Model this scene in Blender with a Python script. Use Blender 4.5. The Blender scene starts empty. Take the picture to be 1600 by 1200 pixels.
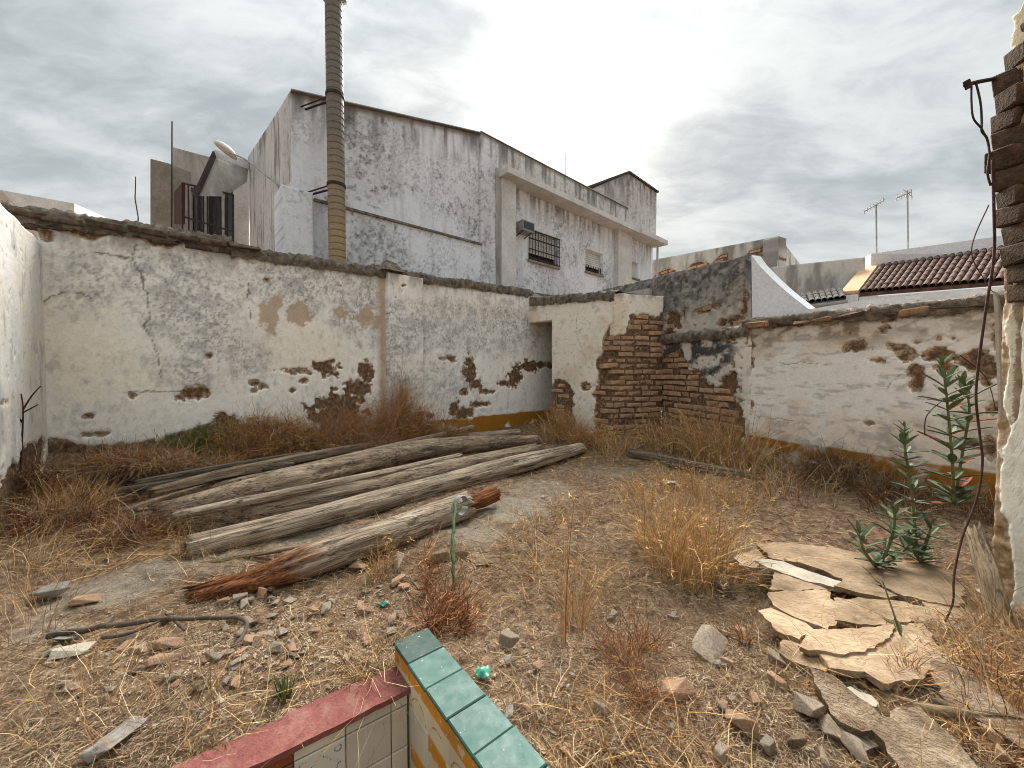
import bpy, bmesh, math, random
import numpy as np
from mathutils import Vector, Matrix
random.seed(7); RNG = np.random.default_rng(11)
SC = bpy.context.scene; COL = SC.collection
# ---------------------------------------------------------------- camera
CAMZ = 1.1; PITCH = math.radians(1.8); FPX = 600.0
cam = bpy.data.objects.new('camera', bpy.data.cameras.new('camera')); COL.objects.link(cam)
cam.location = (0, 0, CAMZ); cam.rotation_euler = (math.radians(90) - PITCH, 0, 0)
cam.data.sensor_width = 36; cam.data.lens = 36 * FPX / 1600; cam.data.clip_start = .02; cam.data.clip_end = 2000
SC.camera = cam
# ---------------------------------------------------------------- sky, sun, exposure
SUN_EL = math.radians(33); SUN_AZ = math.radians(6.6)          # azimuth measured from +Y to +X
SUND = Vector((math.sin(SUN_AZ)*math.cos(SUN_EL), math.cos(SUN_AZ)*math.cos(SUN_EL), math.sin(SUN_EL)))
SC.view_settings.view_transform = 'Standard'; SC.view_settings.look = 'None'
SC.view_settings.exposure = 2.18
SC.render.engine = 'CYCLES'; SC.cycles.use_denoising = True; SC.cycles.denoising_prefilter = 'ACCURATE'; SC.cycles.sample_clamp_indirect = 4; SC.cycles.filter_width = 1.0; SC.view_settings.gamma = 1
W = bpy.data.worlds.new('World'); SC.world = W; W.use_nodes = True
def build_world():
    nt = W.node_tree; N = nt.nodes; L = nt.links; N.clear()
    def n(t, **k):
        x = N.new(t)
        for a, b in k.items(): setattr(x, a, b)
        return x
    def m(op, a, b=None, c=None, clamp=False):
        x = n('ShaderNodeMath', operation=op, use_clamp=clamp)
        for i, v in enumerate((a, b, c)):
            if v is None: continue
            if isinstance(v, (int, float)): x.inputs[i].default_value = v
            else: L.new(v, x.inputs[i])
        return x.outputs[0]
    def mixc(f, a, b, mode='MIX'):
        x = n('ShaderNodeMix', data_type='RGBA', blend_type=mode)
        for i, v in ((0, f), (6, a), (7, b)):
            if isinstance(v, (int, float)): x.inputs[i].default_value = v
            elif isinstance(v, tuple): x.inputs[i].default_value = (*v, 1)
            else: L.new(v, x.inputs[i])
        return x.outputs[2]
    sky = n('ShaderNodeTexSky', sky_type='NISHITA'); sky.sun_disc = False
    sky.sun_elevation = SUN_EL; sky.sun_rotation = SUN_AZ; sky.dust_density = 3; sky.air_density = 1
    tc = n('ShaderNodeTexCoord'); sep = n('ShaderNodeSeparateXYZ'); L.new(tc.outputs['Generated'], sep.inputs[0])
    zz = m('MAXIMUM', sep.outputs[2], 0.0); den = m('ADD', zz, .22)
    u = m('DIVIDE', sep.outputs[0], den); v = m('DIVIDE', sep.outputs[1], den)
    cmb = n('ShaderNodeCombineXYZ'); L.new(u, cmb.inputs[0]); L.new(v, cmb.inputs[1])
    mp = n('ShaderNodeMapping'); L.new(cmb.outputs[0], mp.inputs[0])
    mp.inputs['Rotation'].default_value = (0, 0, math.radians(38)); mp.inputs['Scale'].default_value = (1.0, 1.9, 1)
    mp.inputs['Location'].default_value = (8.2, 6.1, 0)
    def noise(s, d, r, dist=0., vec=mp):
        x = n('ShaderNodeTexNoise'); L.new(vec.outputs[0], x.inputs['Vector'])
        x.inputs['Scale'].default_value = s; x.inputs['Detail'].default_value = d; x.inputs['Roughness'].default_value = r
        x.inputs['Distortion'].default_value = dist; return x.outputs[0]
    big = noise(.7, 4, .5, .5); mid = noise(2.4, 8, .58, .6); fin = noise(7., 6, .6, .8)
    c = m('ADD', m('ADD', m('MULTIPLY', big, .42), m('MULTIPLY', mid, .42)), m('MULTIPLY', fin, .16))
    mr = n('ShaderNodeMapRange', interpolation_type='SMOOTHSTEP'); L.new(c, mr.inputs[0])
    mr.inputs[1].default_value = .38; mr.inputs[2].default_value = .61
    cloud = mixc(mr.outputs[0], (.122, .136, .143), (.224, .234, .232))
    # overcast: brighter towards the zenith
    ze = m('ADD', .74, m('MULTIPLY', m('POWER', zz, 5.), 2.0))
    hz = n('ShaderNodeMapRange', interpolation_type='SMOOTHSTEP'); L.new(zz, hz.inputs[0]); hz.inputs[1].default_value = 0; hz.inputs[2].default_value = .42
    cloud = mixc(m('MULTIPLY', m('SUBTRACT', 1.0, hz.outputs[0]), .75), cloud, (.222, .227, .221))
    zc = n('ShaderNodeCombineXYZ')
    for i in range(3): L.new(ze, zc.inputs[i])
    cloud = mixc(1.0, cloud, zc.outputs[0], 'MULTIPLY')
    # veiled sun behind the cloud
    dp = n('ShaderNodeVectorMath', operation='DOT_PRODUCT'); L.new(tc.outputs['Generated'], dp.inputs[0]); dp.inputs[1].default_value = SUND
    d = m('MAXIMUM', dp.outputs['Value'], 0.)
    glow = m('ADD', m('MULTIPLY', m('POWER', d, 260.), .7), m('ADD', m('MULTIPLY', m('POWER', d, 45.), .07), m('MULTIPLY', m('POWER', d, 6.), .02)))
    glow = m('MULTIPLY', glow, m('ADD', .6, m('MULTIPLY', mr.outputs[0], .5)))
    gc = n('ShaderNodeCombineXYZ')
    for i, k in enumerate((1, .985, .94)): L.new(m('MULTIPLY', glow, k), gc.inputs[i])
    cloud = mixc(1.0, cloud, gc.outputs[0], 'ADD')
    skyc = mixc(1.0, sky.outputs[0], (.025, .025, .025), 'MULTIPLY')
    tot = mixc(.94, skyc, cloud)
    bg = n('ShaderNodeBackground'); L.new(tot, bg.inputs[0]); bg.inputs[1].default_value = 1.0
    out = n('ShaderNodeOutputWorld'); L.new(bg.outputs[0], out.inputs[0])
build_world()
sun = bpy.data.objects.new('sun', bpy.data.lights.new('sun', 'SUN')); COL.objects.link(sun)
sun.data.energy = 4.2; sun.data.angle = math.radians(48); sun.data.color = (1, .965, .91)
sun.rotation_euler = (-SUND).to_track_quat('-Z', 'Y').to_euler()

# ---------------------------------------------------------------- helpers
def lin(r, g, b):
    f = lambda c: (c/255/12.92 if c <= 10 else ((c/255+.055)/1.055)**2.4)
    return np.array([f(r), f(g), f(b)])
CP, SP = math.cos(PITCH), math.sin(PITCH)
def ray(x, y):
    a, b = (x-800)/FPX, (600-y)/FPX
    return np.array([a, CP + b*SP, -SP + b*CP])
CAM = np.array([0, 0, CAMZ])
def at(x, y, Y):
    r = ray(x, y); return CAM + r*(Y/r[1])
def onz(x, y, z):
    r = ray(x, y); return CAM + r*((z-CAMZ)/r[2])
def onp(x, y, P, n):
    r = ray(x, y); return CAM + r*(np.dot(P-CAM, n)/np.dot(r, n))
def hash2(ix, iy, seed):
    h = (ix.astype(np.int64)*374761393 + iy.astype(np.int64)*668265263 + seed*974711) & 0x7fffffff
    h = ((h ^ (h >> 13))*1274126177) & 0x7fffffff
    h = ((h ^ (h >> 16))*2246822519) & 0x7fffffff
    return (h ^ (h >> 15)).astype(np.float64)/0x7fffffff
def vn(x, y, seed=0):
    x = np.asarray(x, float); y = np.asarray(y, float)
    ix = np.floor(x); iy = np.floor(y); fx = x-ix; fy = y-iy
    fx = fx*fx*fx*(fx*(fx*6-15)+10); fy = fy*fy*fy*(fy*(fy*6-15)+10)
    a = hash2(ix, iy, seed); b = hash2(ix+1, iy, seed); c = hash2(ix, iy+1, seed); d = hash2(ix+1, iy+1, seed)
    return (a*(1-fx)+b*fx)*(1-fy) + (c*(1-fx)+d*fx)*fy
def fbm(x, y, o=4, seed=0, g=.5):
    s = 0; a = 1; t = 0; x = np.asarray(x, float); y = np.asarray(y, float)
    for i in range(o):
        s = s + a*vn(x*1.0, y*1.0, seed+i*17); t += a; a *= g
        x, y = x*1.62+y*1.22+5.3, -x*1.22+y*1.62+1.7
    return s/t
def sstep(a, b, x):
    t = np.clip((x-a)/(b-a), 0, 1); return t*t*(3-2*t)

def mk(name, V, F, mat=None, parent=None, smooth=False, attrs=None, loc=None):
    me = bpy.data.meshes.new(name); V = np.asarray(V, float)
    if isinstance(F, np.ndarray):
        nf, k = F.shape
        me.vertices.add(len(V)); me.vertices.foreach_set('co', V.astype(np.float32).ravel())
        me.loops.add(nf*k); me.loops.foreach_set('vertex_index', F.astype(np.int32).ravel())
        me.polygons.add(nf); me.polygons.foreach_set('loop_start', (np.arange(nf)*k).astype(np.int32))
        me.update(calc_edges=True)
    else:
        me.from_pydata([tuple(v) for v in V], [], [tuple(int(i) for i in f) for f in F])
    if smooth: me.polygons.foreach_set('use_smooth', np.ones(len(me.polygons), bool))
    for k, a in (attrs or {}).items():
        a = np.asarray(a, np.float32)
        if a.ndim == 1:
            at_ = me.attributes.new(k, 'FLOAT', 'POINT'); at_.data.foreach_set('value', a)
        else:
            at_ = me.attributes.new(k, 'FLOAT_COLOR', 'POINT')
            at_.data.foreach_set('color', np.hstack([a, np.ones((len(a), 1), np.float32)]).ravel())
    if mat: me.materials.append(mat)
    me.validate()
    o = bpy.data.objects.new(name, me); COL.objects.link(o)
    if parent is not None: adopt(o, parent)
    return o
def adopt(o, parent):
    o.parent = parent
    o.matrix_parent_inverse = parent.matrix_basis.inverted()
def tag(o, label, cat, group=None, kind=None):
    o['label'] = label; o['category'] = cat
    if group: o['group'] = group
    if kind: o['kind'] = kind
    return o
def thing(name, label, cat, loc, group=None):
    o = bpy.data.objects.new(name, None); o.empty_display_size = .1; COL.objects.link(o); o.location = tuple(loc); o['kind'] = 'thing'
    return tag(o, label, cat, group)
class MB:
    def __init__(s): s.V = []; s.F = []
    def add(s, V, F):
        k = len(s.V); s.V += [tuple(v) for v in V]; s.F += [tuple(i+k for i in f) for f in F]; return s
    def hexa(s, c8):                                    # 4 bottom, 4 top
        return s.add(c8, [(3,2,1,0),(4,5,6,7),(0,1,5,4),(1,2,6,5),(2,3,7,6),(3,0,4,7)])
    def obox(s, o, ax, ay, az, x0, x1, y0, y1, z0, z1):  # box in a frame
        o = np.array(o); P = lambda a, b, c: o+ax*a+ay*b+az*c
        return s.hexa([P(x0,y0,z0),P(x1,y0,z0),P(x1,y1,z0),P(x0,y1,z0),P(x0,y0,z1),P(x1,y0,z1),P(x1,y1,z1),P(x0,y1,z1)])
    def box(s, x0, x1, y0, y1, z0, z1):
        return s.obox((0,0,0), np.array([1.,0,0]), np.array([0,1.,0]), np.array([0,0,1.]), x0, x1, y0, y1, z0, z1)
    def prism(s, poly, d):                              # poly 3D points, d extrusion vector
        n = len(poly); A = [np.array(p, float) for p in poly]; B = [p+np.array(d) for p in A]
        return s.add(A+B, [tuple(range(n))[::-1], tuple(range(n, 2*n))]+[(i, (i+1) % n, n+(i+1) % n, n+i) for i in range(n)])
    def tube(s, pts, rad, seg=8, cap=True):
        pts = [np.array(p, float) for p in pts]; n = len(pts)
        rad = [rad]*n if isinstance(rad, (int, float)) else rad
        V = []; F = []; up = None
        for i in range(n):
            t = pts[min(i+1, n-1)]-pts[max(i-1, 0)]; t = t/(np.linalg.norm(t)+1e-9)
            if up is None:
                up = np.array([0, 0, 1.]) if abs(t[2]) < .9 else np.array([1., 0, 0])
            a = np.cross(t, up); a /= np.linalg.norm(a)+1e-9; b = np.cross(a, t); up = b
            for k in range(seg):
                th = 2*math.pi*k/seg; V.append(pts[i]+rad[i]*(math.cos(th)*a+math.sin(th)*b))
        for i in range(n-1):
            for k in range(seg):
                F.append((i*seg+k, i*seg+(k+1) % seg, (i+1)*seg+(k+1) % seg, (i+1)*seg+k))
        if cap: F.append(tuple(range(seg))[::-1]); F.append(tuple(range((n-1)*seg, n*seg)))
        return s.add(V, F)
    def build(s, name, mat, parent=None, smooth=False): return mk(name, s.V, s.F, mat, parent, smooth)
def smoothpath(P, n):
    P = np.array(P, float); k = len(P); out = []
    for t in np.linspace(0, k-1, n):
        i = min(int(t), k-2); f = t-i
        p0, p1, p2, p3 = P[max(i-1, 0)], P[i], P[i+1], P[min(i+2, k-1)]
        out.append(.5*((2*p1)+(-p0+p2)*f+(2*p0-5*p1+4*p2-p3)*f*f+(-p0+3*p1-3*p2+p3)*f**3))
    return np.array(out)

# ---------------------------------------------------------------- materials
def newmat(name):
    m = bpy.data.materials.new(name); m.use_nodes = True; nt = m.node_tree
    b = nt.nodes['Principled BSDF']; b.inputs['Roughness'].default_value = .9
    b.inputs['Specular IOR Level'].default_value = .25
    return m, nt, nt.nodes, nt.links, b
def tex(nt, scale, detail=5, rough=.6, vec=None, kind='Noise', dist=0):
    t = nt.nodes.new('ShaderNodeTex'+kind); t.inputs['Scale'].default_value = scale
    if kind == 'Noise':
        t.inputs['Detail'].default_value = detail; t.inputs['Roughness'].default_value = rough; t.inputs['Distortion'].default_value = dist
    if vec is not None: nt.links.new(vec, t.inputs['Vector'])
    return t
def ramp(nt, fac, stops):
    r = nt.nodes.new('ShaderNodeValToRGB'); nt.links.new(fac, r.inputs[0]); e = r.color_ramp.elements
    while len(e) < len(stops): e.new(.5)
    for x, (p, c) in zip(e, stops): x.position = p; x.color = (*c, 1) if not isinstance(c, (int, float)) else (c, c, c, 1)
    return r.outputs[0]
def mix(nt, f, a, b, mode='MIX'):
    x = nt.nodes.new('ShaderNodeMix'); x.data_type = 'RGBA'; x.blend_type = mode
    for i, v in ((0, f), (6, a), (7, b)):
        if isinstance(v, (int, float)): x.inputs[i].default_value = v
        elif hasattr(v, 'is_output') or hasattr(v, 'links'): nt.links.new(v, x.inputs[i])
        else: x.inputs[i].default_value = (*v, 1)
    return x.outputs[2]
def bump(nt, b, h, strength=.4, dist=.01, prev=None):
    x = nt.nodes.new('ShaderNodeBump'); x.inputs['Strength'].default_value = strength; x.inputs['Distance'].default_value = dist
    nt.links.new(h, x.inputs['Height'])
    if prev is not None: nt.links.new(prev, x.inputs['Normal'])
    nt.links.new(x.outputs[0], b.inputs['Normal']); return x.outputs[0]
def pos(nt, which='Object'): return nt.nodes.new('ShaderNodeTexCoord').outputs[which]
def mapped(nt, vec, scale, rot=(0, 0, 0)):
    m = nt.nodes.new('ShaderNodeMapping'); nt.links.new(vec, m.inputs[0]); m.inputs['Scale'].default_value = scale; m.inputs['Rotation'].default_value = rot
    return m.outputs[0]
def attr(nt, name, out='Color'):
    a = nt.nodes.new('ShaderNodeAttribute'); a.attribute_name = name; return a.outputs[out]
def mat_noise(name, c1, c2, scale=8, rough=.9, bumps=.4, bd=.01, detail=6, spec=.25, c3=None, vscale=(1, 1, 1), objrand=0.):
    m, nt, N, L, b = newmat(name); v = mapped(nt, pos(nt), vscale)
    t = tex(nt, scale, detail, .62, v); st = [(.3, tuple(c1)), (.7, tuple(c2))]
    if c3 is not None: st = [(.28, tuple(c1)), (.5, tuple(c2)), (.72, tuple(c3))]
    c = ramp(nt, t.outputs[0], st)
    f = tex(nt, scale*9, 4, .6, v); c = mix(nt, .35, c, ramp(nt, f.outputs[0], [(.3, .35), (.7, 1.)]), 'MULTIPLY')
    if objrand:
        oi = N.new('ShaderNodeObjectInfo'); c = mix(nt, objrand, c, ramp(nt, oi.outputs['Random'], [(0., .65), (1., 1.2)]), 'MULTIPLY')
    L.new(c, b.inputs['Base Color']); b.inputs['Roughness'].default_value = rough; b.inputs['Specular IOR Level'].default_value = spec
    bump(nt, b, f.outputs[0], bumps, bd)
    return m
def mat_plaster(name='old_plaster', md=((58, 44, 34), (112, 88, 68), (156, 130, 104))):
    m, nt, N, L, b = newmat(name); p = pos(nt)
    mask = attr(nt, 'mask', 'Fac'); col = attr(nt, 'col')
    f = tex(nt, 55, 5, .65, p); f2 = tex(nt, 14, 6, .6, p); mud = tex(nt, 26, 8, .7, p)
    ma = N.new('ShaderNodeMath'); ma.operation = 'MULTIPLY_ADD'; L.new(f.outputs[0], ma.inputs[0]); ma.inputs[1].default_value = .03; ma.inputs[2].default_value = -.015
    ad = N.new('ShaderNodeMath'); L.new(ma.outputs[0], ad.inputs[0]); L.new(mask, ad.inputs[1])
    st = N.new('ShaderNodeMapRange'); L.new(ad.outputs[0], st.inputs[0]); st.inputs[1].default_value = -.002; st.inputs[2].default_value = .003
    c = mix(nt, .22, col, ramp(nt, f2.outputs[0], [(.3, .62), (.6, 1.12)]), 'MULTIPLY')
    c = mix(nt, .25, c, ramp(nt, f.outputs[0], [(.3, .6), (.55, 1.12)]), 'MULTIPLY')
    mc = ramp(nt, mud.outputs[0], [(.3, tuple(lin(*md[0]))), (.52, tuple(lin(*md[1]))), (.72, tuple(lin(*md[2])))])
    fl = N.new('ShaderNodeMath'); fl.operation = 'MULTIPLY_ADD'; L.new(mud.outputs[0], fl.inputs[0]); fl.inputs[1].default_value = .07; L.new(mask, fl.inputs[2])
    un = N.new('ShaderNodeMapRange'); L.new(fl.outputs[0], un.inputs[0]); un.inputs[1].default_value = .004; un.inputs[2].default_value = .028
    mc = mix(nt, un.outputs[0], mc, ramp(nt, mud.outputs[0], [(.3, tuple(lin(136, 116, 96))), (.7, tuple(lin(190, 172, 148)))]))
    L.new(mix(nt, st.outputs[0], mc, c), b.inputs['Base Color'])
    h = mix(nt, st.outputs[0], mud.outputs[0], f2.outputs[0]); bump(nt, b, h, .5, .012)
    return m
M = {}
M['plaster'] = mat_plaster()
M['brick'] = mat_noise('brick', lin(150, 116, 91), lin(192, 156, 126), 9, .95, .7, .006, c3=lin(216, 188, 160), objrand=.6)
M['oldbrick'] = mat_noise('weathered_brick', lin(58, 50, 44), lin(104, 88, 74), 12, .95, .9, .012, c3=lin(146, 130, 112), objrand=.5)
M['mortar'] = mat_noise('lichen_mortar', lin(62, 57, 52), lin(128, 117, 104), 13, .97, 1., .02, c3=lin(176, 162, 142))
M['shadebrick'] = mat_noise('shaded_brick', lin(56, 45, 37), lin(92, 75, 60), 9, .95, 1., .016, c3=lin(128, 107, 88), objrand=.4)  # brown brick with the turned-away end's shade put into its colour
M['white'] = mat_noise('fresh_whitewash', lin(232, 234, 239), lin(242, 243, 246), 3, .85, .1, .004)
M['offwhite'] = mat_noise('offwhite_paint', lin(190, 190, 188), lin(222, 222, 220), 2.5, .85, .15, .004)
M['greywall'] = mat_noise('grey_render', lin(118, 116, 112), lin(172, 170, 164), 1.6, .95, .3, .01, c3=lin(192, 188, 180), vscale=(1, 1, .4))
M['concrete'] = mat_noise('raw_concrete', lin(104, 98, 90), lin(158, 150, 140), 2.2, .95, .3, .01)
M['stone'] = mat_noise('rubble_stone', lin(128, 112, 94), lin(184, 166, 144), 14, .95, .9, .008, c3=lin(216, 202, 182), objrand=.45)
M['chip'] = mat_noise('brick_chip', lin(150, 110, 84), lin(196, 158, 128), 14, .95, .8, .008, c3=lin(216, 188, 160), objrand=.4)
M['iron'] = mat_noise('rusty_iron', lin(38, 32, 30), lin(72, 54, 44), 20, .7, .3, .003)
M['dark'] = mat_noise('dark_glass', lin(26, 28, 30), lin(44, 46, 48), 3, .3, .05, .002, spec=.5)
M['metal'] = mat_noise('galvanised', lin(120, 120, 118), lin(165, 165, 162), 6, .5, .1, .002)
M['rooftile'] = mat_noise('clay_tile', lin(70, 50, 42), lin(100, 74, 62), 7, .9, .5, .006, c3=lin(126, 100, 86), objrand=.5)
M['oldtile'] = mat_noise('lichen_tile', lin(60, 58, 54), lin(104, 98, 90), 9, .95, .6, .008, objrand=.4)
M['peach'] = mat_noise('peach_fascia', lin(214, 172, 130), lin(232, 196, 156), 3, .9, .2, .004)
M['green_leaf'] = mat_noise('oleander_leaf', lin(74, 90, 62), lin(112, 126, 92), 9, .7, .2, .002, spec=.2, objrand=.7)
M['red_leaf'] = mat_noise('dry_leaf', lin(120, 66, 48), lin(160, 100, 72), 12, .8, .2, .002, objrand=.4)
M['stem'] = mat_noise('green_stem', lin(84, 92, 60), lin(120, 122, 84), 30, .8, .3, .002)
M['vine'] = mat_noise('vine_bark', lin(50, 30, 24), lin(86, 56, 42), 30, .8, .6, .004)
M['twig'] = mat_noise('twig_bark', lin(62, 52, 46), lin(104, 90, 78), 30, .9, .5, .003)
M['green_plastic'] = mat_noise('green_plastic', lin(26, 104, 84), lin(60, 150, 124), 20, .35, .2, .003, spec=.5)
M['rope'] = mat_noise('green_rope', lin(48, 78, 46), lin(84, 112, 70), 60, .8, .6, .004)
M['paperwhite'] = mat_noise('white_chip', lin(150, 140, 124), lin(190, 180, 163), 10, .9, .3, .004)
def mat_vcol(name, rough=.85, bumpy=0, transl=0.):
    m, nt, N, L, b = newmat(name); L.new(attr(nt, 'col'), b.inputs['Base Color']); b.inputs['Roughness'].default_value = rough
    return m
M['straw'] = mat_vcol('straw')
def mat_duct():
    m, nt, N, L, b = newmat('duct_metal'); p = pos(nt); sep = N.new('ShaderNodeSeparateXYZ'); L.new(p, sep.inputs[0])
    t = tex(nt, 5, 5, .6, mapped(nt, p, (1, 1, .5)))
    mr = N.new('ShaderNodeMapRange'); L.new(sep.outputs[2], mr.inputs[0]); mr.inputs[1].default_value = 2.6; mr.inputs[2].default_value = 5.2
    a = N.new('ShaderNodeMath'); a.operation = 'MULTIPLY_ADD'; L.new(t.outputs[0], a.inputs[0]); a.inputs[1].default_value = .6; L.new(mr.outputs[0], a.inputs[2])
    c = ramp(nt, a.outputs[0], [(.2, tuple(lin(164, 142, 104))), (.6, tuple(lin(140, 124, 100))), (1., tuple(lin(112, 106, 98)))])
    c = mix(nt, .3, c, ramp(nt, tex(nt, 40, 5, .6, p).outputs[0], [(.3, .5), (.65, 1.1)]), 'MULTIPLY')
    L.new(c, b.inputs['Base Color']); b.inputs['Roughness'].default_value = .55; b.inputs['Metallic'].default_value = .25
    return m
M['duct'] = mat_duct()
def mat_wood(name, c1, c2, c3, rotc=True):
    m, nt, N, L, b = newmat(name); p = pos(nt); v = mapped(nt, p, (.9, 11, 11)); v2 = mapped(nt, p, (1.5, 46, 46))
    t = tex(nt, 2.4, 7, .68, v, dist=.15); t2 = tex(nt, 2.5, 6, .7, v2, dist=.15); big = tex(nt, 3, 4, .6, p)
    c = ramp(nt, t.outputs[0], [(.28, tuple(c1)), (.5, tuple(c2)), (.7, tuple(c3))])
    c = mix(nt, .68, c, ramp(nt, t2.outputs[0], [(.36, .08), (.46, .7), (.66, 1.15)]), 'MULTIPLY')
    c = mix(nt, .45, c, ramp(nt, big.outputs[0], [(.35, .5), (.62, 1.1)]), 'MULTIPLY')
    t3 = tex(nt, 3., 2, .5, mapped(nt, p, (.3, 8, 8)), dist=.1); ckk = ramp(nt, t3.outputs[0], [(.470, 1.), (.49, .1), (.505, .1), (.525, 1.)])
    c = mix(nt, .65, c, ckk, 'MULTIPLY')
    oi = N.new('ShaderNodeObjectInfo'); c = mix(nt, .6, c, ramp(nt, oi.outputs['Random'], [(0., tuple(lin(176, 160, 140))), (.5, tuple(lin(244, 236, 226))), (1., tuple(lin(255, 255, 255)))]), 'MULTIPLY')
    if rotc:
        rot = attr(nt, 'rot', 'Fac')
        rc = ramp(nt, t2.outputs[0], [(.34, tuple(lin(48, 28, 20))), (.52, tuple(lin(128, 76, 42))), (.72, tuple(lin(188, 132, 80)))])
        c = mix(nt, rot, c, rc)
    L.new(c, b.inputs['Base Color']); b.inputs['Roughness'].default_value = .92
    bump(nt, b, t2.outputs[0], 1., .02); return m
M['log'] = mat_wood('bleached_log', lin(124, 106, 88), lin(190, 171, 148), lin(228, 214, 194))
M['plank'] = mat_wood('grey_plank', lin(86, 78, 68), lin(128, 116, 102), lin(164, 152, 136), False)
M['palewood'] = mat_wood('pale_board', lin(116, 96, 72), lin(164, 142, 112), lin(196, 176, 146), False)
def mat_ground():
    m, nt, N, L, b = newmat('dry_soil'); p = pos(nt)
    a = tex(nt, 1.3, 6, .6, p); f = tex(nt, 22, 8, .7, p); g = tex(nt, 120, 3, .6, p); vo = tex(nt, 70, kind='Voronoi', vec=p)
    c = ramp(nt, f.outputs[0], [(.32, tuple(lin(56, 44, 34))), (.5, tuple(lin(122, 101, 80))), (.72, tuple(lin(176, 155, 130)))])  # darkest soil tone deepened to paint shade into the ground gaps
    c = mix(nt, .5, c, ramp(nt, a.outputs[0], [(.35, tuple(lin(190, 160, 132))), (.65, tuple(lin(236, 224, 206)))]), 'MULTIPLY')
    spk = ramp(nt, tex(nt, 95, 2, .5, p).outputs[0], [(.66, 0.), (.70, 1.)])
    c = mix(nt, spk, c, lin(176, 158, 134))
    conc = attr(nt, 'conc', 'Fac'); cc = ramp(nt, f.outputs[0], [(.3, tuple(lin(112, 102, 88))), (.7, tuple(lin(160, 148, 130)))])
    cc = mix(nt, .3, cc, ramp(nt, g.outputs[0], [(.3, .4), (.6, 1.1)]), 'MULTIPLY')
    c = mix(nt, conc, c, cc); L.new(c, b.inputs['Base Color']); b.inputs['Roughness'].default_value = .97
    h = mix(nt, .5, f.outputs[0], g.outputs[0]); bump(nt, b, h, .8, .03); return m
M['ground'] = mat_ground()
M['slab'] = mat_noise('fallen_plaster', lin(106, 88, 68), lin(158, 134, 106), 5, .95, 1., .010, c3=lin(186, 164, 134), objrand=.35)

# ---------------------------------------------------------------- wall panels
DOWN = np.array([0, 0, 1.])
def unit(v): v = np.array(v, float); return v/np.linalg.norm(v)
class Plane:
    """vertical wall plane: origin (x, y), direction, outward normal"""
    def __init__(s, P, d, n): s.P = np.array([P[0], P[1], 0.]); s.d = unit([d[0], d[1], 0]); s.n = unit([n[0], n[1], 0])
    def uz(s, x, y):
        q = onp(x, y, s.P, s.n); return float(np.dot(q-s.P, s.d)), float(q[2])
    def at(s, u, z, out=0.): return s.P + s.d*u + s.n*out + DOWN*z
    def off(s, o): return Plane((s.P+s.n*o)[:2], s.d[:2], s.n[:2])
def blob(pl, x, y, rx, ry):
    u, z = pl.uz(x, y); u2, _ = pl.uz(x+rx, y); _, z2 = pl.uz(x, y-ry); return (u, z, abs(u2-u)+.004, abs(z2-z)+.004)
def blobs_sd(bl, u, z, seed, wob=.55, sc=9.):
    d = np.full(u.shape, 9.)
    nu = (fbm(u*sc, z*sc, 4, seed)-.5)*2; nz = (fbm(u*sc*2.3, z*sc*2.3, 3, seed+5)-.5)*2
    for (cu, cz, ru, rz) in bl:
        r = min(ru, rz); q = np.sqrt(((u-cu)/ru)**2+((z-cz)/rz)**2)-1
        d = np.minimum(d, q*r + (nu*.9+nz*.5)*wob*r)
    return d+(fbm(u*38, z*38, 3, seed+8)-.5)*.028
def polydist(px, u, z):                                  # signed distance to polygon (negative inside)
    P = np.array(px); n = len(P); d = np.full(u.shape, 1e9); ins = np.zeros(u.shape, bool)
    for i in range(n):
        a = P[i]; b = P[(i+1) % n]; e = b-a; w0 = u-a[0]; w1 = z-a[1]
        t = np.clip((w0*e[0]+w1*e[1])/(e@e+1e-12), 0, 1); d = np.minimum(d, (w0-e[0]*t)**2+(w1-e[1]*t)**2)
        c = ((a[1] <= z) & (b[1] > z)) | ((b[1] <= z) & (a[1] > z))
        with np.errstate(divide='ignore', invalid='ignore'):
            xi = a[0]+(z-a[1])/(b[1]-a[1])*(b[0]-a[0])
        ins ^= c & (u < xi)
    d = np.sqrt(d); return np.where(ins, -d, d)
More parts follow.
